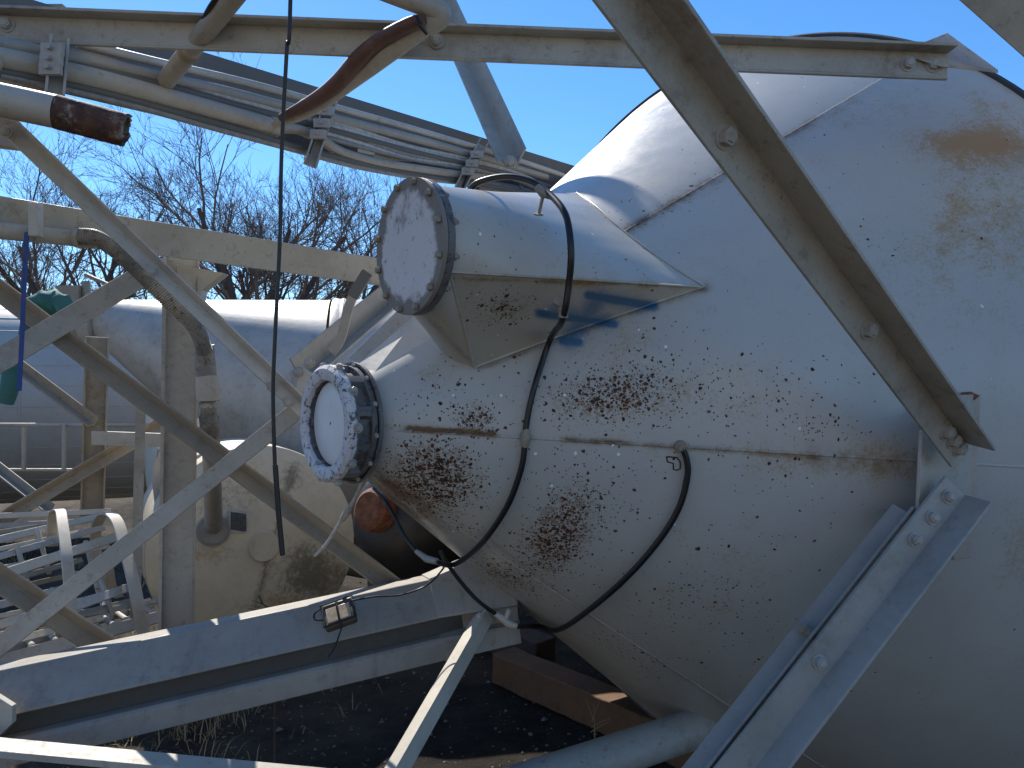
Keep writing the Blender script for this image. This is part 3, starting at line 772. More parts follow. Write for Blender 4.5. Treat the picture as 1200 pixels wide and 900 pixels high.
for (x0, y0, x1, y1) in ((70, 46, 64, 112), (390, 112, 364, 192), (566, 168, 536, 226)):
    P0, P1 = rp(x0, y0, -.05), rp(x1, y1, -.05)
    sc = bar('strut_channel', P0, P1, [(-.021, -.02), (-.021, .02), (-.015, .02), (-.015, -.012), (.015, -.012), (.015, .02), (.021, .02), (.021, -.02)], 'zinc', rk, 0, 0)
    for t in (.28, .46, .62):
        p = P0.lerp(P1, t); m = MB(); m.box(p+V((.004, -.03, 0)), .05, .012, .028); m.tube([p+V((.004, -.05, 0)), p+V((.004, -.02, 0))], .006, 8); build('pipe_clamp', m, 'zinc', sc, 30)
for x, y0, y1 in ((368, 128, 180), (546, 178, 225)):
    m = MB(); m.tube([rp(x+6, y0, -.045), rp(x+2, (y0+y1)/2, -.06), rp(x-6, y1, -.045)], .0035, 6, 4); build('cable_tie', m, 'tie', rk, 60)
# flanged pipe end behind the spout
m = MB(); m.tube([rp(560, 226, .15), rp(640, 236, .25)], .06, 20); m.disc(rp(600, 230, .2), ax, .065, .015, 24); build('pipe_end', m, 'pipe', rk, 40)
# diagonal flat member from the top to the rack
dm = bar('brace', at(504, -30, 3.98), at(606, 196, 3.10), lprof(.092, .009, 150), 'steel', fr, -15, .002)
dm['label'] = 'short diagonal angle between the level bar and the conduit rack'
bolt(at(598, 190, 3.06), V((-.3, -1, .1)), dm, .02); 

# upright pipe leaning over the rack
dp = thing('leaning_pipe', at(188, 104, 2.05), 'scuffed grey pipe leaning up from the conduit rack to the top edge', 'pipe')
m = MB(); m.tube([at(187, 104, 2.14), stretch(at(280, -12, 1.75), at(187, 104, 2.14))], .0245, 18); pb = build('tube', m, 'pipe', dp, 50)
P_, Q_ = at(187, 104, 2.14), at(280, -12, 1.75)
m = MB(); m.tube([P_.lerp(Q_, .40), P_.lerp(Q_, .44)], .0275, 18); build('coupling', m, 'steel_dark', dp, 40)
m = MB(); m.tube([P_.lerp(Q_, .02), P_.lerp(Q_, .05)], .0265, 18); build('end_collar', m, 'steel_dark', dp, 40)
m = MB(); m.tube([at(236, 28, 1.88), at(246, 8, 1.8), at(262, -14, 1.75)], .006, 8, 4); build('wire', m, 'rubber', dp, 60)
bp = thing('bent_pipe', at(326, 146, 2.2), 'bent cream pipe with a brown rubber hose strapped along it', 'pipe')
m = MB(); m.tube([at(322, 146, 2.25), at(340, 138, 2.2), at(372, 122, 2.1), at(430, 80, 1.95), at(482, 42, 1.85), at(505, 24, 1.82)], [.012, .018, .021, .024, .024, .024], 16, 6); build('tube', m, 'pipe', bp, 55)
m = MB(); m.tube([at(500, 30, 1.82), at(515, 20, 1.81), at(512, 12, 1.80), at(495, 5, 1.79), at(440, -16, 1.75), stretch(at(440, -16, 1.75), at(495, 5, 1.79), .8)], [.026, .027, .027, .025, .025, .025], 16, 6); build('elbow', m, 'pipe', bp, 55)
m = MB(); m.tube([at(330, 138, 2.18), at(368, 118, 2.07), at(395, 98, 2.0), at(420, 70, 1.92), at(445, 48, 1.87), at(480, 28, 1.8), at(497, 24, 1.78)], [.012, .019, .022, .022, .019, .016, .012], 14, 6); build('rubber_hose', m, 'brown_hose', bp, 55)
m = MB(); m.tube([at(334, 133, 2.16), at(356, 120, 2.09), at(376, 107, 2.03)], [.004, .009, .004], 8, 4); build('white_sleeve', m, 'white', bp, 55)
m = MB(); m.tube([at(488, 20, 1.77), at(492, 30, 1.765), at(500, 40, 1.78)], .0035, 6, 4); build('cable_tie', m, 'tie', bp, 60)
# rusty stub
rs = thing('pipe_stub', at(60, 140, 1.15), 'close pipe stub with a rusted brown broken end poking in from the left edge', 'pipe')
m = MB(); m.tube([stretch(at(-70, 103, 1.15), at(-10, 115, 1.17), .7), at(-70, 103, 1.15), at(-10, 115, 1.17), at(66, 131, 1.19)], .0255, 24); build('tube', m, 'pipe', rs, 50)
m = MB()
rg = []
P_, Q_ = at(66, 131, 1.19), at(148, 153, 1.22); ax_ = (Q_-P_).normalized()
u_ = ax_.orthogonal().normalized(); w_ = ax_.cross(u_)
for i in range(13):
    p = P_.lerp(Q_, i/12); rg.append([p+(u_*math.cos(k*math.pi/16)+w_*math.sin(k*math.pi/16))*(.0258+.0008*random.random())+ax_*(random.uniform(-.004, .004) if i == 12 else 0) for k in range(32)])
for i in range(4):
    p = Q_.lerp(P_, i/4); rg.append([p+(u_*math.cos(k*math.pi/16)+w_*math.sin(k*math.pi/16))*.021 for k in range(32)])
m.loft(rg, caps=True); build('rusted_end', m, 'rustpipe', rs, 50)

# ================================================================= SECOND FRAME (left)
sf = thing('braced_frame', at(210, 745, 2.95), 'second dusty beige steel frame of posts, beams and crossed bars at the left', 'steel frame')
sf.location.z = .4
w0, w1 = at(-40, 246, 2.33), at(440, 318, 3.35)
fb = bar('beam', w0, w1, rprof(.115, .10), 'steel', sf, 0, .004); fb['label'] = 'long horizontal beam below the tree tops'
m = MB(); P_, Q_ = at(-40, 266, 2.25), at(105, 281, 2.50); P_ = stretch(P_, Q_); m.tube([P_, Q_], .026, 16); m.disc(at(40, 272, 2.37), (Q_-P_), .03, .012, 20)
cp = build('conduit', m, 'pipe', sf, 50)
m = MB(); m.box(at(42, 258, 2.33), .03, .03, .10); build('strap', m, 'steel_clean', sf, 0, .002)
m = MB(); p = at(199, 286, 2.72); m.tube([p+V((0, 0, .06)), p-V((0, 0, .06))], .012, 8); build('weld_scar', m, 'steel_clean', fb, 50)
pt = bar('post', at(213, 300, 2.92), at(207, 752, 2.95), [(-.065, 0), (.062, 0), (.062, .02), (.055, .02), (.055, .012), (-.052, .012), (-.052, .05), (-.065, .05)], 'steel', sf, 0, .002); pt['label'] = 'upright channel post behind the crossed bars'
# knee brackets where beam meets post
m = MB(); q = [at(207, 310, 2.86), at(262, 320, 3.0), at(236, 340, 2.95), at(232, 362, 2.92), at(207, 362, 2.9)]; m.prism(q, V((.0, .06, 0))); build('knee_plate', m, 'steel', sf, 35, .002)
x0, x1 = at(-10, 428, 2.45), at(168, 322, 2.78)
bb = bar('cross_bar', x0, x1, rprof(.075, .012), 'steel', sf, 12, .002); bb['label'] = 'flat bar rising right to the horizontal beam'
x0, x1 = at(-20, 322, 2.62), at(470, 690, 2.72)
bb = bar('cross_bar', x0, x1, lprof(.052, .008, 150), 'steel_dark', sf, 0, .002); bb['label'] = 'long dark angle falling right across the post to the leg'
x0, x1 = at(-10, 765, 2.45), at(362, 470, 2.62)
bb = bar('cross_bar', x0, x1, rprof(.060, .010), 'steel', sf, 10, .002); bb['label'] = 'pale flat bar rising right in front of the post'
x0, x1 = at(-4, 128, 2.25), at(360, 478, 2.50)
bb = bar('cross_bar', x0, x1, lprof(.046, .006, 150, 60, .040), 'steel_clean', sf, 0, .0015); bb['label'] = 'bright angle falling right from the rusty stub to the outlet collar'
a, b = frame(x0, x1)
for t in (.06, .50, .955, .90):
    p = x0.lerp(x1, t)+a*-.028+b*.03; bolt(p, b-a*.1 if False else b, bb, .013)
m = MB(); bolt_mb(m, at(180, 301, 2.33), V((0, -1, 0)), .016)
x0, x1 = at(-20, 660, 2.5), at(145, 768, 2.65)
bb = bar('cross_bar', x0, x1, lprof(.060, .008, 150), 'steel_dark', sf, 0, .002); bb['label'] = 'dark angle in the lower left corner'
x0, x1 = at(352, 446, 2.75), at(470, 345, 3.4)
bb = bar('cross_bar', x0, x1, lprof(.09, .009, 160), 'cond', sf, 0, .002); bb['label'] = 'grey angle from the bolted plate up behind the side spout'
m = MB(); q = [at(338, 436, 2.6), at(352, 428, 2.6), at(372, 442, 2.62), at(362, 474, 2.6), at(346, 460, 2.58)]; m.prism(q, V((0, .01, 0))); pl = build('bolted_plate', m, 'steel_clean', sf, 0, .001)
for px, py in ((350, 436), (363, 425), (334, 450)): bolt(at(px, py, 2.58), V((-.1, -1, .1)), pl, .014)
# upper-left plate
m = MB(); q = [at(-20, 152, 2.5), at(14, 148, 2.5), at(24, 158, 2.5), at(14, 172, 2.5), at(-20, 168, 2.5)]; m.prism(q, V((0, .05, 0))); build('corner_plate', m, 'steel_dark', sf, 0, .002)
m = MB(); m.box(at(28, 98, 2.2), .16, .1, .06); build('corner_block', m, 'steel_brown', sf, 0, .003)
# post behind with flanges
x0, x1 = at(114, 395, 4.3), at(108, 606, 4.3)
bb = bar('post', x0, x1, [(-.06, 0), (.06, 0), (.06, .05), (.05, .05), (.05, .012), (-.05, .012), (-.05, .05), (-.06, .05)], 'steel_brown', sf, 0, .002); bb['label'] = 'farther brown post beside the white striped bar'
x0, x1 = at(165, 478, 3.9), at(158, 735, 3.6)
bar('post', x0, x1, rprof(.045, .012), 'steel_brown', sf, 8, .001)['label'] = 'slim brown upright strip'
x0, x1 = at(-10, 613, 4.0), at(190, 494, 4.4)
bar('cross_bar', x0, x1, lprof(.06, .008, 120), 'steel_brown', sf, 0, .001)['label'] = 'tan bar rising right behind the ladder cage'
x0, x1 = at(22, 432, 4.2), at(110, 498, 4.2)
bar('cross_bar', x0, x1, lprof(.055, .008, 120), 'steel_brown', sf, 0, .001)['label'] = 'short stained bar in front of the grey sheet wall'
x0, x1 = at(108, 513, 4.15), at(192, 516, 4.15)
m = MB(); m.sweep(x0, x1, rprof(.02, .075), V((0, -1, 0)), V((0, 0, 1))); bb = build('cross_bar', m, 'white', sf, 0, .002); bb['label'] = 'short white horizontal bar'
x0, x1 = at(-10, 545, 4.6), at(60, 600, 4.4)
bar('cross_bar', x0, x1, lprof(.05, .008, 120), 'steel_dark', sf, 0, .001)

# flexible conduit in front of the post
fx = thing('flexible_conduit', at(252, 626, 3.9), 'ribbed flexible conduit curving down to a pipe with cream fittings', 'conduit')
path = [at(93, 277, 2.42), at(112, 279, 2.43), at(130, 289, 2.44), at(150, 306, 2.46), at(170, 325, 2.48), at(192, 347, 2.5), at(214, 368, 2.53), at(230, 386, 2.56), at(237, 402, 2.6), at(240, 412, 2.62)]
sp_, _ = spline(path, .02, 34)
m = MB(); m.tube(sp_, [.0265 if (i % 3) == 0 else (.0225 if (i % 3) == 1 else .0265) for i in range(len(sp_))], 14); build('ribbed_tube', m, 'flex', fx, 0)
m = MB(); m.tube([at(88, 278.5, 2.45), at(112, 280, 2.46)], .031, 18); m.disc(at(92, 279, 2.45), V((1, 0, 0)), .034, .012, 8); build('end_fitting', m, 'pipe', fx, 40)
m = MB()
m.tube([at(240, 404, 2.65), at(241, 424, 2.66)], .031, 16); m.tube([at(241, 424, 2.66), at(242, 443, 2.67)], .034, 16)
build('end_fitting', m, 'flex', fx, 40)
m = MB(); m.tube([at(242, 441, 2.67), at(243, 449, 2.67), at(244, 468, 2.68), at(244, 470, 2.68)], [.036, .039, .039, .033], 16); build('coupling', m, 'pipe', fx, 40)
m = MB(); m.tube([at(244, 468, 2.68), at(245, 492, 2.72)], .027, 14); m.disc(at(244, 478, 2.69), V((0, 0, 1)), .031, .02, 12); m.tube([at(245, 490, 2.72), at(247, 520, 2.85)], [.034, .033], 14); build('coupling', m, 'flex', fx, 40)
m = MB(); m.tube([at(247, 515, 2.85), at(249, 560, 3.3), at(250, 600, 3.75), at(250, 622, 4.2)], [.033, .037, .042, .047], 16, 5); build('pipe', m, 'cond', fx, 55)

# lever
lv = thing('lever', at(395, 412, 2.6), 'bent flat steel lever with a dark grip above the outlet collar', 'lever')
def flatpath(pts, w, t):
    m = MB(); rg = []
    pts, _ = spline(pts, 1, 6)
    for i, p in enumerate(pts):
        tg = (pts[min(i+1, len(pts)-1)]-pts[max(0, i-1)]).normalized(); sd = tg.cross(V((0, 1, 0))).normalized(); nn = sd.cross(tg)
        rg.append([p+sd*u*w/2+nn*v*t/2 for u, v in ((-1, -1), (1, -1), (1, 1), (-1, 1))])
    m.loft(rg); return m
build('shaft', flatpath([at(388, 413, 2.45), at(397, 402, 2.45), at(402, 388, 2.45), at(406, 370, 2.45), at(410, 356, 2.45), at(416, 343, 2.45), at(424, 330, 2.45)], .030, .010), 'cond', lv, 40, .001)
build('grip', flatpath([at(413, 348, 2.443), at(421, 335, 2.443), at(427, 325, 2.443), at(431, 319, 2.443)], .036, .016), 'steel_deep', lv, 40, .002)

# blue straps and cloth
def strap(pts, w, label):
    o = thing('strap', pts[-1], label, 'strap'); m = MB(); rg = []
    for p in pts: rg.append([p+V((-w/2, 0, 0)), p+V((w/2, 0, 0)), p+V((w/2, .004, 0)), p+V((-w/2, .004, 0))])
    m.loft(rg); build('webbing', m, 'blue', o, 0); return o
strap([at(31, 272, 2.32), at(28, 330, 2.33), at(25, 400, 2.34), at(22, 458, 2.35)], .013, 'blue webbing strap hanging from the horizontal beam beside the teal cloth')
strap([at(195, 420, 2.97), at(193, 470, 2.98), at(191, 524, 2.99)], .014, 'blue webbing strap hanging along the upright post')
tc = thing('cloth', at(60, 366, 2.75), 'crumpled teal cloth tied on the beam and trailing down the left edge', 'cloth')
m = MB(); rg = []
for i in range(16):
    t = i/15; p = at(42+t*34, 360-5*math.sin(t*3), 2.72)
    rg.append([p+V((0, -math.cos(k*.52)*.06*(1+.16*math.sin(i*.9+k)), math.sin(k*.52)*.045*(1+.18*math.sin(i*.8+k*2)))) for k in range(12)])
m.loft(rg); build('bundle', m, 'teal', tc, 60)
m = MB(); m.tube([at(44, 366, 2.70), at(36, 385, 2.7), at(30, 405, 2.68), at(14, 425, 2.62), at(12, 450, 2.6), at(6, 472, 2.6)], [.02, .035, .03, .024, .03, .026], 9, 5); build('tail', m, 'teal', tc, 60)

# ================================================================= LIGHT FITTING ON THE LEG
lf = thing('work_lamp', at(398, 742, 2.38), 'small square brown work lamp strapped to the top of the lower leg beam', 'lamp')
c0 = at(398, 720, 2.36); ax = (K1-K0).normalized()
nz = V((-.12, -.62, .72)).normalized(); sx_ = (ax-nz*ax.dot(nz)).normalized(); sy_ = nz.cross(sx_)
MX = Matrix((sx_, sy_, nz)).transposed()
m = MB(); m.box(c0, .098, .086, .03, MX); build('housing', m, 'lamp', lf, 30, .008)
m = MB(); m.box(c0+nz*.014-sy_*.006, .074, .052, .012, MX); build('lens', m, 'lens', lf, 30, .002)
m = MB(); m.tube([c0+sy_*.045+nz*.004, c0+sy_*.03+nz*.026, c0-sy_*.03+nz*.026, c0-sy_*.05], .0035, 6)
m.tube([c0+sx_*.05-sy_*.04+nz*.018, c0-sx_*.05-sy_*.04+nz*.018, c0-sx_*.05+sy_*.04+nz*.018, c0+sx_*.05+sy_*.04+nz*.018, c0+sx_*.05-sy_*.04+nz*.018], .003, 6); build('guard', m, 'tie', lf, 50)
m = MB(); m.tube([c0-sx_*.05, c0-sx_*.075+sy_*.012, c0-sx_*.072+sy_*.036, c0-sx_*.03+sy_*.05, c0+sx_*.03+sy_*.05], .003, 6, 5); build('cord', m, 'tie', lf, 60)
m = MB(); m.tube([c0-sy_*.045+sx_*.0, c0-sy_*.09-nz*.015-sx_*.03, c0-sy_*.12-nz*.02-sx_*.06], .0025, 6, 4); build('cord', m, 'tie', lf, 60)

# ================================================================= CREAM VESSEL
vd = V((-.50, .86, .0)).normalized()
VC = at(300, 641, 4.3); VR = .57
ves = thing('pressure_vessel', V((VC.x, VC.y, 0)), 'cream round-ended vessel lying on the ground behind the lower leg', 'vessel')
u_ = V((0, 0, 1)); s_ = vd.cross(u_).normalized()
def vr(h, r, k=96): return [VC+vd*h+(u_*math.cos(2*math.pi*i/k)+s_*math.sin(2*math.pi*i/k))*r for i in range(k)]
m = MB(); m.loft([vr(.012, VR-.02), vr(.004, VR-.004), vr(.012, VR), vr(.03, VR), vr(.45, VR), vr(.66, VR), vr(.74, VR*.8)], caps=False); build('shell', m, 'vessel', ves, 40)
dome = lambda r: .004-.13*max(0, 1-(r/VR)**2)**.8
m = MB(); m.loft([vr(dome(VR*k), VR*k) for k in [.001]+[i*.025 for i in range(1, 39)]+[.965, .98, .99]], caps=False)
ep = build('end_plate', m, 'vessel_end', ves, 40, 0, dict(grime=lambda p: 1.0*gs(*proj(p), 368, 672, 42, 40, 20)+.35*gs(*proj(p), 240, 600, 60, 40)+.3*gs(*proj(p), 330, 560, 90, 25)+.5*math.exp(-(seg(*proj(p), 345, 545, 292, 735)/7)**2), stain=lambda p: .8*gs(*proj(p), 335, 712, 60, 20)+.6*gs(*proj(p), 240, 650, 40, 14)+.4*gs(*proj(p), 390, 640, 20, 40)))
def onv(px, py, off=0):
    dr = (at(px, py, 1)-CAM).normalized(); h = 0.
    for _ in range(12):
        t = (VC+vd*h-CAM).dot(vd)/dr.dot(vd); p = CAM+dr*t; h = dome((p-VC-vd*h).length)
    return p-vd*off
m = MB(); m.tube([onv(342-(342-292)*i/16, 552+(735-552)*i/16, .001) for i in range(17)], .005, 6); build('weld_line', m, 'steel_brown', ep, 50)
m = MB(); m.disc(onv(309, 640), -vd, .085, .016, 40, .08); build('hand_hole_cap', m, 'vessel', ep, 40)
m = MB(); m.disc(onv(249, 621), -vd, .085, .03, 30); m.disc(onv(249, 621, .03), -vd, .065, .02, 30); build('nozzle', m, 'cond', ep, 40)
m = MB(); nn = -vd
cx_ = onv(279, 611, .006); rx_ = s_*.05; ry_ = u_*.06
m.prism([cx_-rx_-ry_+u_*.01, cx_+rx_-ry_-u_*.01, cx_+rx_+ry_-u_*.01, cx_-rx_+ry_+u_*.01], nn*.006); tg_ = build('name_plate', m, 'steelmark', ep, 0)
m = MB(); rx_ *= .8; ry_ *= .8
m.prism([cx_+nn*.0065-rx_-ry_+u_*.01, cx_+nn*.0065+rx_-ry_-u_*.01, cx_+nn*.0065+rx_+ry_-u_*.01, cx_+nn*.0065-rx_+ry_+u_*.01], nn*.002); build('plate_face', m, 'tag', tg_, 0)
# folded white strip added for the vessel's sunlit dished rim
m = MB(); rg = []
for i in range(12):
    t = i/11; p = at(166+t*22, 690-t*165, 4.05+.2*t); rg.append([p+V((.10*(k/6)+.02*math.sin(i*1.3+k), .05*k, .06*math.sin(k*1.1+i*.8)+.02*k)) for k in range(7)])
m.loft(rg, caps=False, closed=False)
ts = build('sunlit_side_strip', m, 'white', None, 60); tag(ts, 'folded white strip standing in for the sunlit left side of the cream vessel', 'sunlit_side_strip')

# ================================================================= BLACK DRUM under the outlet
dd = V((.55, .80, -.30)).normalized()
DC = at(441, 598, 2.95)
dr_ = thing('drum', DC+dd*.6+V((0, 0, -.4)), 'black drum with a rusted red cap lying under the outlet collar', 'drum')
m = MB(); m.loft([ring_at(DC+dd*h, dd, r, 48) for h, r in ((0.02, .05), (.02, .12), (.06, .18), (.16, .245), (.32, .285), (.9, .29), (1.0, .2))]); build('body', m, 'black_tank', dr_, 50)
m = MB(); m.loft([ring_at(DC+dd*h, dd, r, 40) for h, r in ((-.05, .02), (-.052, .062), (-.035, .082), (.03, .086))]); build('rusted_cap', m, 'rust', dr_, 40)

# dark pipes on the ground behind
for (x0, y0, Y0, x1, y1, Y1, r, lb) in ((400, 640, 5.6, 520, 652, 5.2, .045, 'dark pipe lying behind the cream vessel, upper of the two'), (402, 664, 5.0, 520, 686, 4.7, .05, 'dark pipe lying behind the cream vessel, lower of the two')):
    m = MB(); m.tube([at(x0, y0, Y0), at(x1, y1, Y1)], r, 14); m.disc(at(x0, y0, Y0), at(x0, y0, Y0)-at(x1, y1, Y1), r*1.2, .03, 14); tag(build('pipe', m, 'steel_dark', None, 50), lb, 'pipe')

# ================================================================= TIMBERS
def timber(A, B, w, h, label, mat):
    ax = (B-A); ax.z = 0; L = ax.length; ax.normalize(); sd = V((-ax.y, ax.x, 0)); m = MB(); rg = []
    n = 22
    for i in range(n+1):
        p = A+ax*L*i/n; j = lambda: random.uniform(-.004, .004)
        rg.append([p+sd*(u*w/2+j())+V((0, 0, v*h+j())) for u, v in ((-1, 0), (-1, .5), (-1, 1), (0, 1.01), (1, 1), (1, .5), (1, 0))])
    m.loft(rg); o = build('timber', m, mat, None, 25, .006); return tag(o, label, 'timber')
tA = at(590, 792, 1.65*900/342.); tA.z = -.02
tB = at(835, 903, 3.30); tB.z = -.02
timber(tA, tB, .17, .165, 'old brown square timber on the ground beneath the cone', 'wood')
tA = at(566, 765, 4.95); tA.z = -.02; tB = at(640, 788, 4.5); tB.z = -.02
timber(tA, tB, .16, .17, 'dark weathered timber end behind the brown timber', 'wood_dark')

# ================================================================= LADDER WITH CAGE
ld = thing('caged_ladder', at(90, 750, 3.2), 'pale steel ladder with hoop cage lying on the ground at lower left', 'ladder')
ld.location.z = .3
s0, s1 = at(-60, 793, 2.72), at(200, 719, 3.75)
e0_, e1_ = at(-60, 778, 2.95), at(178, 706, 4.0)
for p, q in ((s0, s1), (e0_, e1_)):
    bar('stringer', p, q, rprof(.055, .012), 'white', ld, 15, .002)
for t in (.32, .55, .70, .86):
    m = MB(); m.tube([s0.lerp(s1, t), e0_.lerp(e1_, t)], .013, 10); build('rung', m, 'white', ld, 50)
for (x0, y0, Y0, x1, y1, Y1, w, mt) in ((-30, 606, 3.9, 130, 599, 4.2, .03, 'vessel'), (-30, 639, 3.5, 130, 602, 4.1, .035, 'steel_clean'), (-30, 660, 3.3, 122, 618, 4.0, .03, 'steel_clean'), (-30, 684, 3.1, 140, 628, 3.8, .045, 'vessel'), (-30, 716, 2.95, 75, 690, 3.3, .03, 'steel_clean'), (74, 716, 3.2, 163, 684, 3.6, .04, 'steel_clean'), (-30, 740, 2.9, 150, 690, 3.6, .035, 'vessel'), (-30, 618, 3.9, 80, 612, 4.1, .03, 'steel_clean'), (-20, 760, 2.85, 120, 724, 3.4, .03, 'vessel'), (-30, 700, 3.4, 110, 668, 3.9, .025, 'steel_brown')):
    bar('cage_bar', at(x0, y0, Y0), at(x1, y1, Y1), rprof(w, .010), mt, ld, 20, .0015)
for (x0, y0, Y0, x1, y1, Y1, w) in ((-30, 628, 3.7, 120, 606, 4.15, .022), (-30, 650, 3.4, 100, 622, 3.9, .02), (-30, 672, 3.3, 128, 640, 3.9, .022), (-30, 728, 3.0, 140, 694, 3.7, .02), (-30, 752, 2.95, 160, 702, 3.7, .022), (20, 735, 3.1, 185, 704, 3.8, .025), (-30, 692, 3.2, 96, 656, 3.7, .024)):
    bar('cage_bar', at(x0, y0, Y0), at(x1, y1, Y1), rprof(w, .012), random.choice(['steel_clean', 'vessel', 'steel_brown']), ld, 20, .0015)
for t in (.42, .63, .78, .93):
    m = MB(); m.tube([s0.lerp(s1, t), e0_.lerp(e1_, t)], .013, 10); build('rung', m, 'white', ld, 50)
for x, y0, y1, Y in ((20, 640, 690, 3.5), (44, 622, 672, 3.7), (100, 634, 690, 3.8), (60, 690, 735, 3.3), (118, 680, 720, 3.6)):
    m = MB(); m.tube([at(x, y0, Y), at(x+14, y1, Y-.1)], .011, 8); build('rung', m, 'white', ld, 50)
def hoop(pts, w):
    m = MB(); pp, _ = spline(pts, 1, 8); rg = []
    axd = (s1-s0).normalized()
    for i, p in enumerate(pp):
        tg = (pp[min(i+1, len(pp)-1)]-pp[max(0, i-1)]).normalized(); sd = axd; nn = tg.cross(sd).normalized()
        rg.append([p+sd*u*w/2+nn*v*.004 for u, v in ((-1, -1), (1, -1), (1, 1), (-1, 1))])
    m.loft(rg); return build('hoop', m, 'white', ld, 40, .001)
hoop([at(168, 742, 3.45), at(163, 715, 3.45), at(156, 680, 3.5), at(146, 640, 3.6), at(138, 612, 3.7), at(128, 602, 3.8), at(118, 606, 3.95), at(112, 630, 4.1), at(116, 680, 4.1), at(126, 712, 4.0)], .07)
hoop([at(84, 742, 3.1), at(84, 720, 3.1), at(82, 690, 3.15), at(78, 650, 3.2), at(73, 612, 3.35), at(70, 598, 3.5), at(62, 604, 3.7), at(62, 640, 3.8)], .055)
hoop([at(140, 700, 3.95), at(132, 690, 3.9), at(128, 672, 3.85), at(126, 655, 3.9)], .06)
# thin rail in front of the sheet wall
rl = thing('guard_rail', at(90, 553, 5.2), 'thin white two-rail guard in front of the grey sheet wall', 'railing')
rl.location.z = .3
for y in (497, 550):
    pipe('rail', [at(-420, y, 4.5), at(190 if y < 500 else 108, y+1, 5.3)], .012, 'white', rl)
for x in (-170, -80, -20, 28, 75):
    pipe('upright', [at(x, 497, 5.1), at(x, 551, 5.1)], .014, 'white', rl)

# ================================================================= BACKGROUND TANK
TY = 6.0
tk = thing('storage_tank', at(420, 640, TY), 'long glossy white tank lying in the background below the trees', 'tank')
tk.location.z = 0
tdir = V((.985, .17, 0)).normalized()
TR = 1.0; TC = at(392, 0, TY); TC.z = 1.31
u_ = V((0, 0, 1)); s_ = tdir.cross(u_)
def tr(h, r, dz=0, k=96): return [TC+tdir*h+V((0, 0, dz))+(u_*math.cos(2*math.pi*i/k)+s_*math.sin(2*math.pi*i/k))*r for i in range(k)]
m = MB(); m.loft([tr(0, TR), tr(.02, TR+.006), tr(.05, TR), tr(4.5, TR), tr(4.7, TR*.7)], caps=True); build('shell', m, 'tank', tk, 45)
m = MB(); m.loft([tr(-1.70, .165, .80), tr(-.02, TR-.01)], caps=False); build('cone_end', m, 'steel_clean', tk, 45)
m = MB(); m.loft([tr(-1.80, .16, .80), tr(-1.80, .20, .80), tr(-1.78, .205, .80), tr(-1.72, .205, .80), tr(-1.70, .16, .80)]); build('end_flange', m, 'steel', tk, 35)
m = MB(); m.loft([tr(-1.795, .16, .80), tr(-2.0, .15, .80), tr(-2.1, .07, .80)]); build('end_pipe', m, 'steel', tk, 35)
m = MB()
for h in (.06, 1.6, 3.1): m.loft([tr(h, TR-.002), tr(h+.005, TR+.006), tr(h+.025, TR+.006), tr(h+.03, TR-.002)], caps=False)
build('ring_seam', m, 'tank', tk, 40)
m = MB(); m.prism([TC+tdir*x+V((0, y, 0)) for x, y in ((.4, -.8), (.9, -.8), (.9, .8), (.4, .8))], V((0, 0, -1.2))); build('saddle', m, 'steel_dark', tk, 0)
# far-left clutter above the tank
m = MB(); m.tube([at(100, 330, 5.5), at(103, 352, 5.5)], .03, 8); m.tube([at(100, 322, 5.5), at(128, 334, 5.5)], .015, 8); m.box(at(84, 352, 5.5), .16, .12, .2)
tag(build('bracket', m, 'steel_dark', None, 40), 'weathered grey bracket standing on the beam beside the teal cloth', 'bracket')

# grey sheet wall: curved shell of another silo
sw = thing('sheet_silo', at(60, 640, 9), 'big grey-white silo shell lying behind the left frame', 'silo')
sw.location.z = 0
sd_ = V((.93, .36, 0)).normalized(); SCn = at(178, 480, 8.6); SCn.z = 1.45
u_ = V((0, 0, 1)); s_ = sd_.cross(u_)
def wr(h, r, k=96): return [SCn+sd_*h+(u_*math.cos(2*math.pi*i/k)+s_*math.sin(2*math.pi*i/k))*r for i in range(k)]
WR = 1.05
m = MB(); m.loft([wr(0, WR-.03), wr(-.01, WR), wr(-2, WR), wr(-6, WR)]); build('shell', m, 'sheet', sw, 40)
m = MB()
for h in (-1.05, -2.2, -3.4): m.loft([wr(h, WR-.002), wr(h-.004, WR+.006), wr(h-.02, WR+.006), wr(h-.024, WR-.002)], caps=False)
build('ring_seam', m, 'sheet', sw, 40)
m = MB()
for k in range(14):
    a = R(25+k*11); e = u_*math.cos(a)+s_*math.sin(a); m.tube([SCn+sd_*-.02+e*(WR+.001), SCn-sd_*5.9+e*(WR+.001)], .003, 5)
build('course_line', m, 'sheet', sw, 40)

# shed far left
sh = thing('shed', at(-40, 470, 26), 'low white shed with a brown roof far behind at the left edge', 'shed'); sh.location.z = 0
m = MB(); m.box(at(-60, 450, 26)+V((0, 0, .1)), 7, 4, 3.2); build('wall', m, 'white', sh, 0)
c = at(-60, 450, 26); c.z = 3.3
m = MB(); m.prism([c+V((-3.8, -2.3, 0)), c+V((-3.8, 2.3, 0)), c+V((-3.8, 0, .9))], V((7.6, 0, 0))); build('roof', m, 'roof', sh, 0)

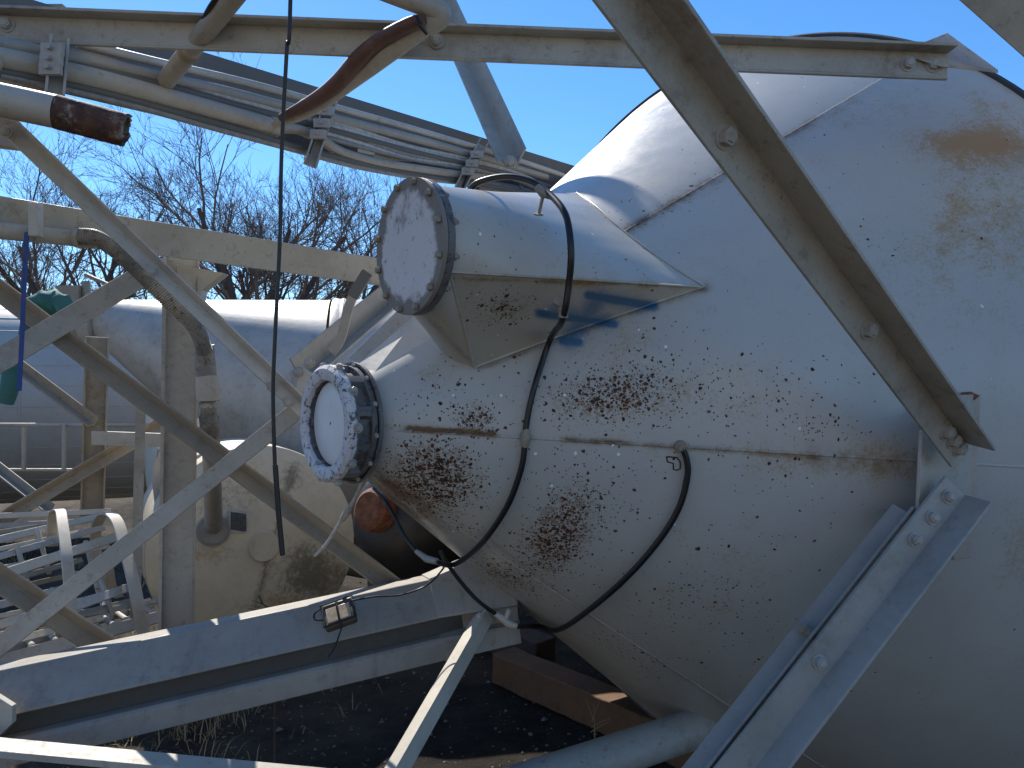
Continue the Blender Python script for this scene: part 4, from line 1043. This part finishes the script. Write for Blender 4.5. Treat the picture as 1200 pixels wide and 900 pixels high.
# ================================================================= TREES
def tree(px, Y, top_py, seed, label, spread=1., lean=0., n0=5):
    rnd = random.Random(seed)
    base = at(px, 450, Y); base.z = 0
    Ht = CAM.z+Y*(450-top_py)/F
    t = thing('bare_tree', base, label, 'tree', 'bare trees behind the tanks')
    big = MB(); fine = MB()
    def grow(p, dr, L, r, lev):
        segs = 5 if lev < 2 else 4
        pts = [p]; rs = [r]; q = p.copy(); dd_ = dr.copy()
        for i in range(segs):
            dd_ = (dd_+V((rnd.gauss(0, .14), rnd.gauss(0, .14), rnd.gauss(.05, .09)))).normalized()
            q = q+dd_*L/segs; pts.append(q.copy()); rs.append(r*(1-.62*(i+1)/segs))
        (big if lev < 2 else fine).tube(pts, rs, 7 if lev < 2 else (4 if lev == 2 else 3), 0, caps=False)
        if lev >= 5: return
        nb = (0, 6, 6, 6, 4)[lev] if lev > 0 else n0
        for k in range(nb):
            f = rnd.uniform(.3, 1.) if lev else .8+.2*k/nb
            i = min(int(f*segs), segs-1); pp = pts[i].lerp(pts[i+1], f*segs-i)
            dl = (pts[i+1]-pts[i]).normalized()
            ang = rnd.uniform(0, 6.28) if lev else 6.28*k/nb+rnd.uniform(-.4, .4)
            o = dl.orthogonal().normalized(); o2 = dl.cross(o)
            tilt = R(rnd.uniform(22, 52)) if lev else R(rnd.uniform(18, 48)*spread)
            nd = dl*math.cos(tilt)+(o*math.cos(ang)+o2*math.sin(ang))*math.sin(tilt)
            nl = L*rnd.uniform(.42, .7) if lev else Ht*rnd.uniform(.48, .62)
            nr = max(r*(1-.55*f)*rnd.uniform(.46, .66), .0055) if lev else r*rnd.uniform(.5, .66)
            grow(pp, nd, nl, nr, lev+1)
    grow(base, V((lean, 0, 1)).normalized(), Ht*.30, Ht*.033, 0)
    build('trunk', big, 'bark', t, 60, recalc=False); build('crown', fine, 'twig', t, 0, recalc=False)
tree(268, 19, 192, 3, 'tallest bare tree with dense upright branches, behind the white tank', 1.15, .03, 7)
tree(112, 21, 205, 11, 'bare spreading tree farther left, behind the left frame', 1.25, -.04, 7)
tree(352, 23, 262, 5, 'smaller thin bare tree at the right of the group, beside the side spout', 1.0, .02, 5)
tree(10, 26, 275, 8, 'low bare tree at the left edge under the horizontal beam', 1.2, 0, 5)

# ================================================================= GROUND LITTER
rnd = random.Random(5)
m = MB()
for k in range(2600):
    y = 2.2+rnd.random()**1.4*6.; x = rnd.uniform(-1, 1)*y*.75; s = rnd.uniform(.004, .012)*(1 if rnd.random() < .93 else 2)
    c = V((x, y, gz(x, y)+s*.3)); q = [c+V((math.cos(a)*s*rnd.uniform(.7, 1.3), math.sin(a)*s*rnd.uniform(.7, 1.3), rnd.uniform(-.3, .2)*s)) for a in (0, 1.25, 2.5, 3.8, 5.)]
    m.add(q+[c+V((0, 0, s*.7)), c-V((0, 0, s*.6))], [(i, (i+1) % 5, 5) for i in range(5)]+[((i+1) % 5, i, 6) for i in range(5)])
tag(build('gravel', m, 'stone', None, 0), 'loose grey gravel scattered over the dark soil', 'gravel', kind='stuff')
m = MB()
for k in range(260):
    if rnd.random() < .45: cx, cy = rnd.gauss(-1.75, .35), rnd.gauss(3.75, .25)
    else: cx, cy = rnd.uniform(-5.5, -1.2), rnd.uniform(4., 8.5)
    for b_ in range(rnd.randint(3, 8)):
        p = V((cx+rnd.gauss(0, .03), cy+rnd.gauss(0, .03), -.02)); L = rnd.uniform(.03, .11); a = rnd.uniform(0, 6.28); tl = rnd.uniform(.3, 1.3)
        q = p+V((math.cos(a)*L*tl*.5, math.sin(a)*L*tl*.5, L*.6)); r_ = q+V((math.cos(a)*L*tl*.5, math.sin(a)*L*tl*.5, L*.12))
        w_ = V((-math.sin(a), math.cos(a), 0))*.0018
        m.add([p-w_, p+w_, q+w_, q-w_, r_], [(0, 1, 2, 3), (3, 2, 4)])
tag(build('dry_grass', m, 'straw', None, 0, recalc=False), 'dry straw-coloured grass blades on the soil under the leg', 'grass', kind='stuff')
m = MB()
for k in range(900):
    x, y = rnd.uniform(-7.5, -.3), rnd.uniform(3., 12.); s = rnd.uniform(.008, .020); a = rnd.uniform(0, 6.28); u_ = V((math.cos(a), math.sin(a), rnd.uniform(-.3, .3)))*s; w_ = V((-math.sin(a), math.cos(a), rnd.uniform(-.3, .3)))*s*.6
    c = V((x, y, gz(x, y)+.015)); m.add([c-u_, c+w_, c+u_, c-w_], [(0, 1, 2, 3)])
tag(build('fallen_leaves', m, 'leaf', None, 0, recalc=False), 'brown fallen leaves strewn on the ground at the left', 'leaves', kind='stuff')
# dry weed by the timber
m = MB(); b0_ = at(690, 872, 3.2); b0_.z = 0
b0_ = V((at(692, 880, 3.1).x, 3.1, 0))
top = at(696, 826, 3.1)
m.tube([b0_, b0_.lerp(top, .5)+V((.01, 0, 0)), top], [.003, .0025, .0015], 5, 4)
for (x0, y0, x1, y1) in ((695, 842, 686, 818), (696, 838, 703, 822), (693, 852, 716, 842), (692, 858, 716, 845), (694, 846, 700, 830)):
    m.tube([at(x0, y0, 3.1), at((x0+x1)/2, (y0+y1)/2-1, 3.1), at(x1, y1, 3.1)], [.002, .0022, .0012], 5, 3)
tag(build('dry_weed', m, 'straw', None, 60), 'small pale dry weed with bare twigs standing in front of the timber', 'weed')
m = MB(); 
for (pts) in ([(490, 766), (505, 763), (527, 765)], [(497, 765), (490, 772)], [(468, 778), (485, 768)]):
    pp = [at(x, y, 1.65*900/(y-450)*.985) for x, y in pts]; m.tube(pp, [.01]+[.006]*(len(pp)-1), 6, 3)
tag(build('fallen_twig', m, 'straw', None, 60), 'broken tan twig lying on the soil below the leg beam', 'twig')
m = MB()
for (pts) in ([(318, 715), (308, 708), (296, 704)], [(308, 708), (303, 697)], [(322, 716), (335, 712), (342, 704)], [(312, 717), (300, 714), (290, 712)]):
    m.tube([at(x, y, 2.9) for x, y in pts], [.004, .003, .002][:len(pts)], 5, 3)
m.tube([at(322, 716, 2.9), V((at(322, 716, 2.9).x, 2.9, 0))], .004, 5)
tag(build('dead_shrub', m, 'bark', None, 60), 'dark dead shrub twigs rising behind the leg beam in front of the vessel', 'shrub')

# ================================================================= CAMERA, LIGHT, WORLD
cd = bpy.data.cameras.new('camera'); co = bpy.data.objects.new('camera', cd); C.objects.link(co)
co.location = CAM; co.rotation_euler = (R(90), 0, 0)
cd.sensor_fit = 'HORIZONTAL'; cd.angle = 2*math.atan(600/F); cd.clip_start = .05; cd.clip_end = 3000
sc = bpy.context.scene; sc.camera = co
SUN_AZ, SUN_EL = -27., 44.
sv = V((math.sin(R(SUN_AZ))*math.cos(R(SUN_EL)), math.cos(R(SUN_AZ))*math.cos(R(SUN_EL)), math.sin(R(SUN_EL))))
sl = bpy.data.lights.new('sun', 'SUN'); sl.energy = 5.0; sl.angle = R(.5); sl.color = (1, .94, .84)
so = bpy.data.objects.new('sun', sl); C.objects.link(so); so.location = (0, 0, 20); so.rotation_euler = (-sv).to_track_quat('-Z', 'Y').to_euler()
w = bpy.data.worlds.new('World'); sc.world = w; w.use_nodes = True
nt = w.node_tree; nt.nodes.clear()
sky = nt.nodes.new('ShaderNodeTexSky'); sky.sky_type = 'NISHITA'; sky.sun_disc = False
sky.sun_elevation = R(SUN_EL); sky.sun_rotation = R(SUN_AZ); sky.altitude = 300; sky.air_density = 1.; sky.dust_density = .1; sky.ozone_density = 6.
bg = nt.nodes.new('ShaderNodeBackground'); bg.inputs[1].default_value = .15
ow = nt.nodes.new('ShaderNodeOutputWorld'); hs = nt.nodes.new('ShaderNodeHueSaturation'); hs.inputs['Saturation'].default_value = 1.17; nt.links.new(sky.outputs[0], hs.inputs['Color']); nt.links.new(hs.outputs[0], bg.inputs[0]); nt.links.new(bg.outputs[0], ow.inputs[0])
sc.view_settings.view_transform = 'Standard'; sc.view_settings.look = 'None'; sc.view_settings.exposure = .36; sc.view_settings.gamma = 1
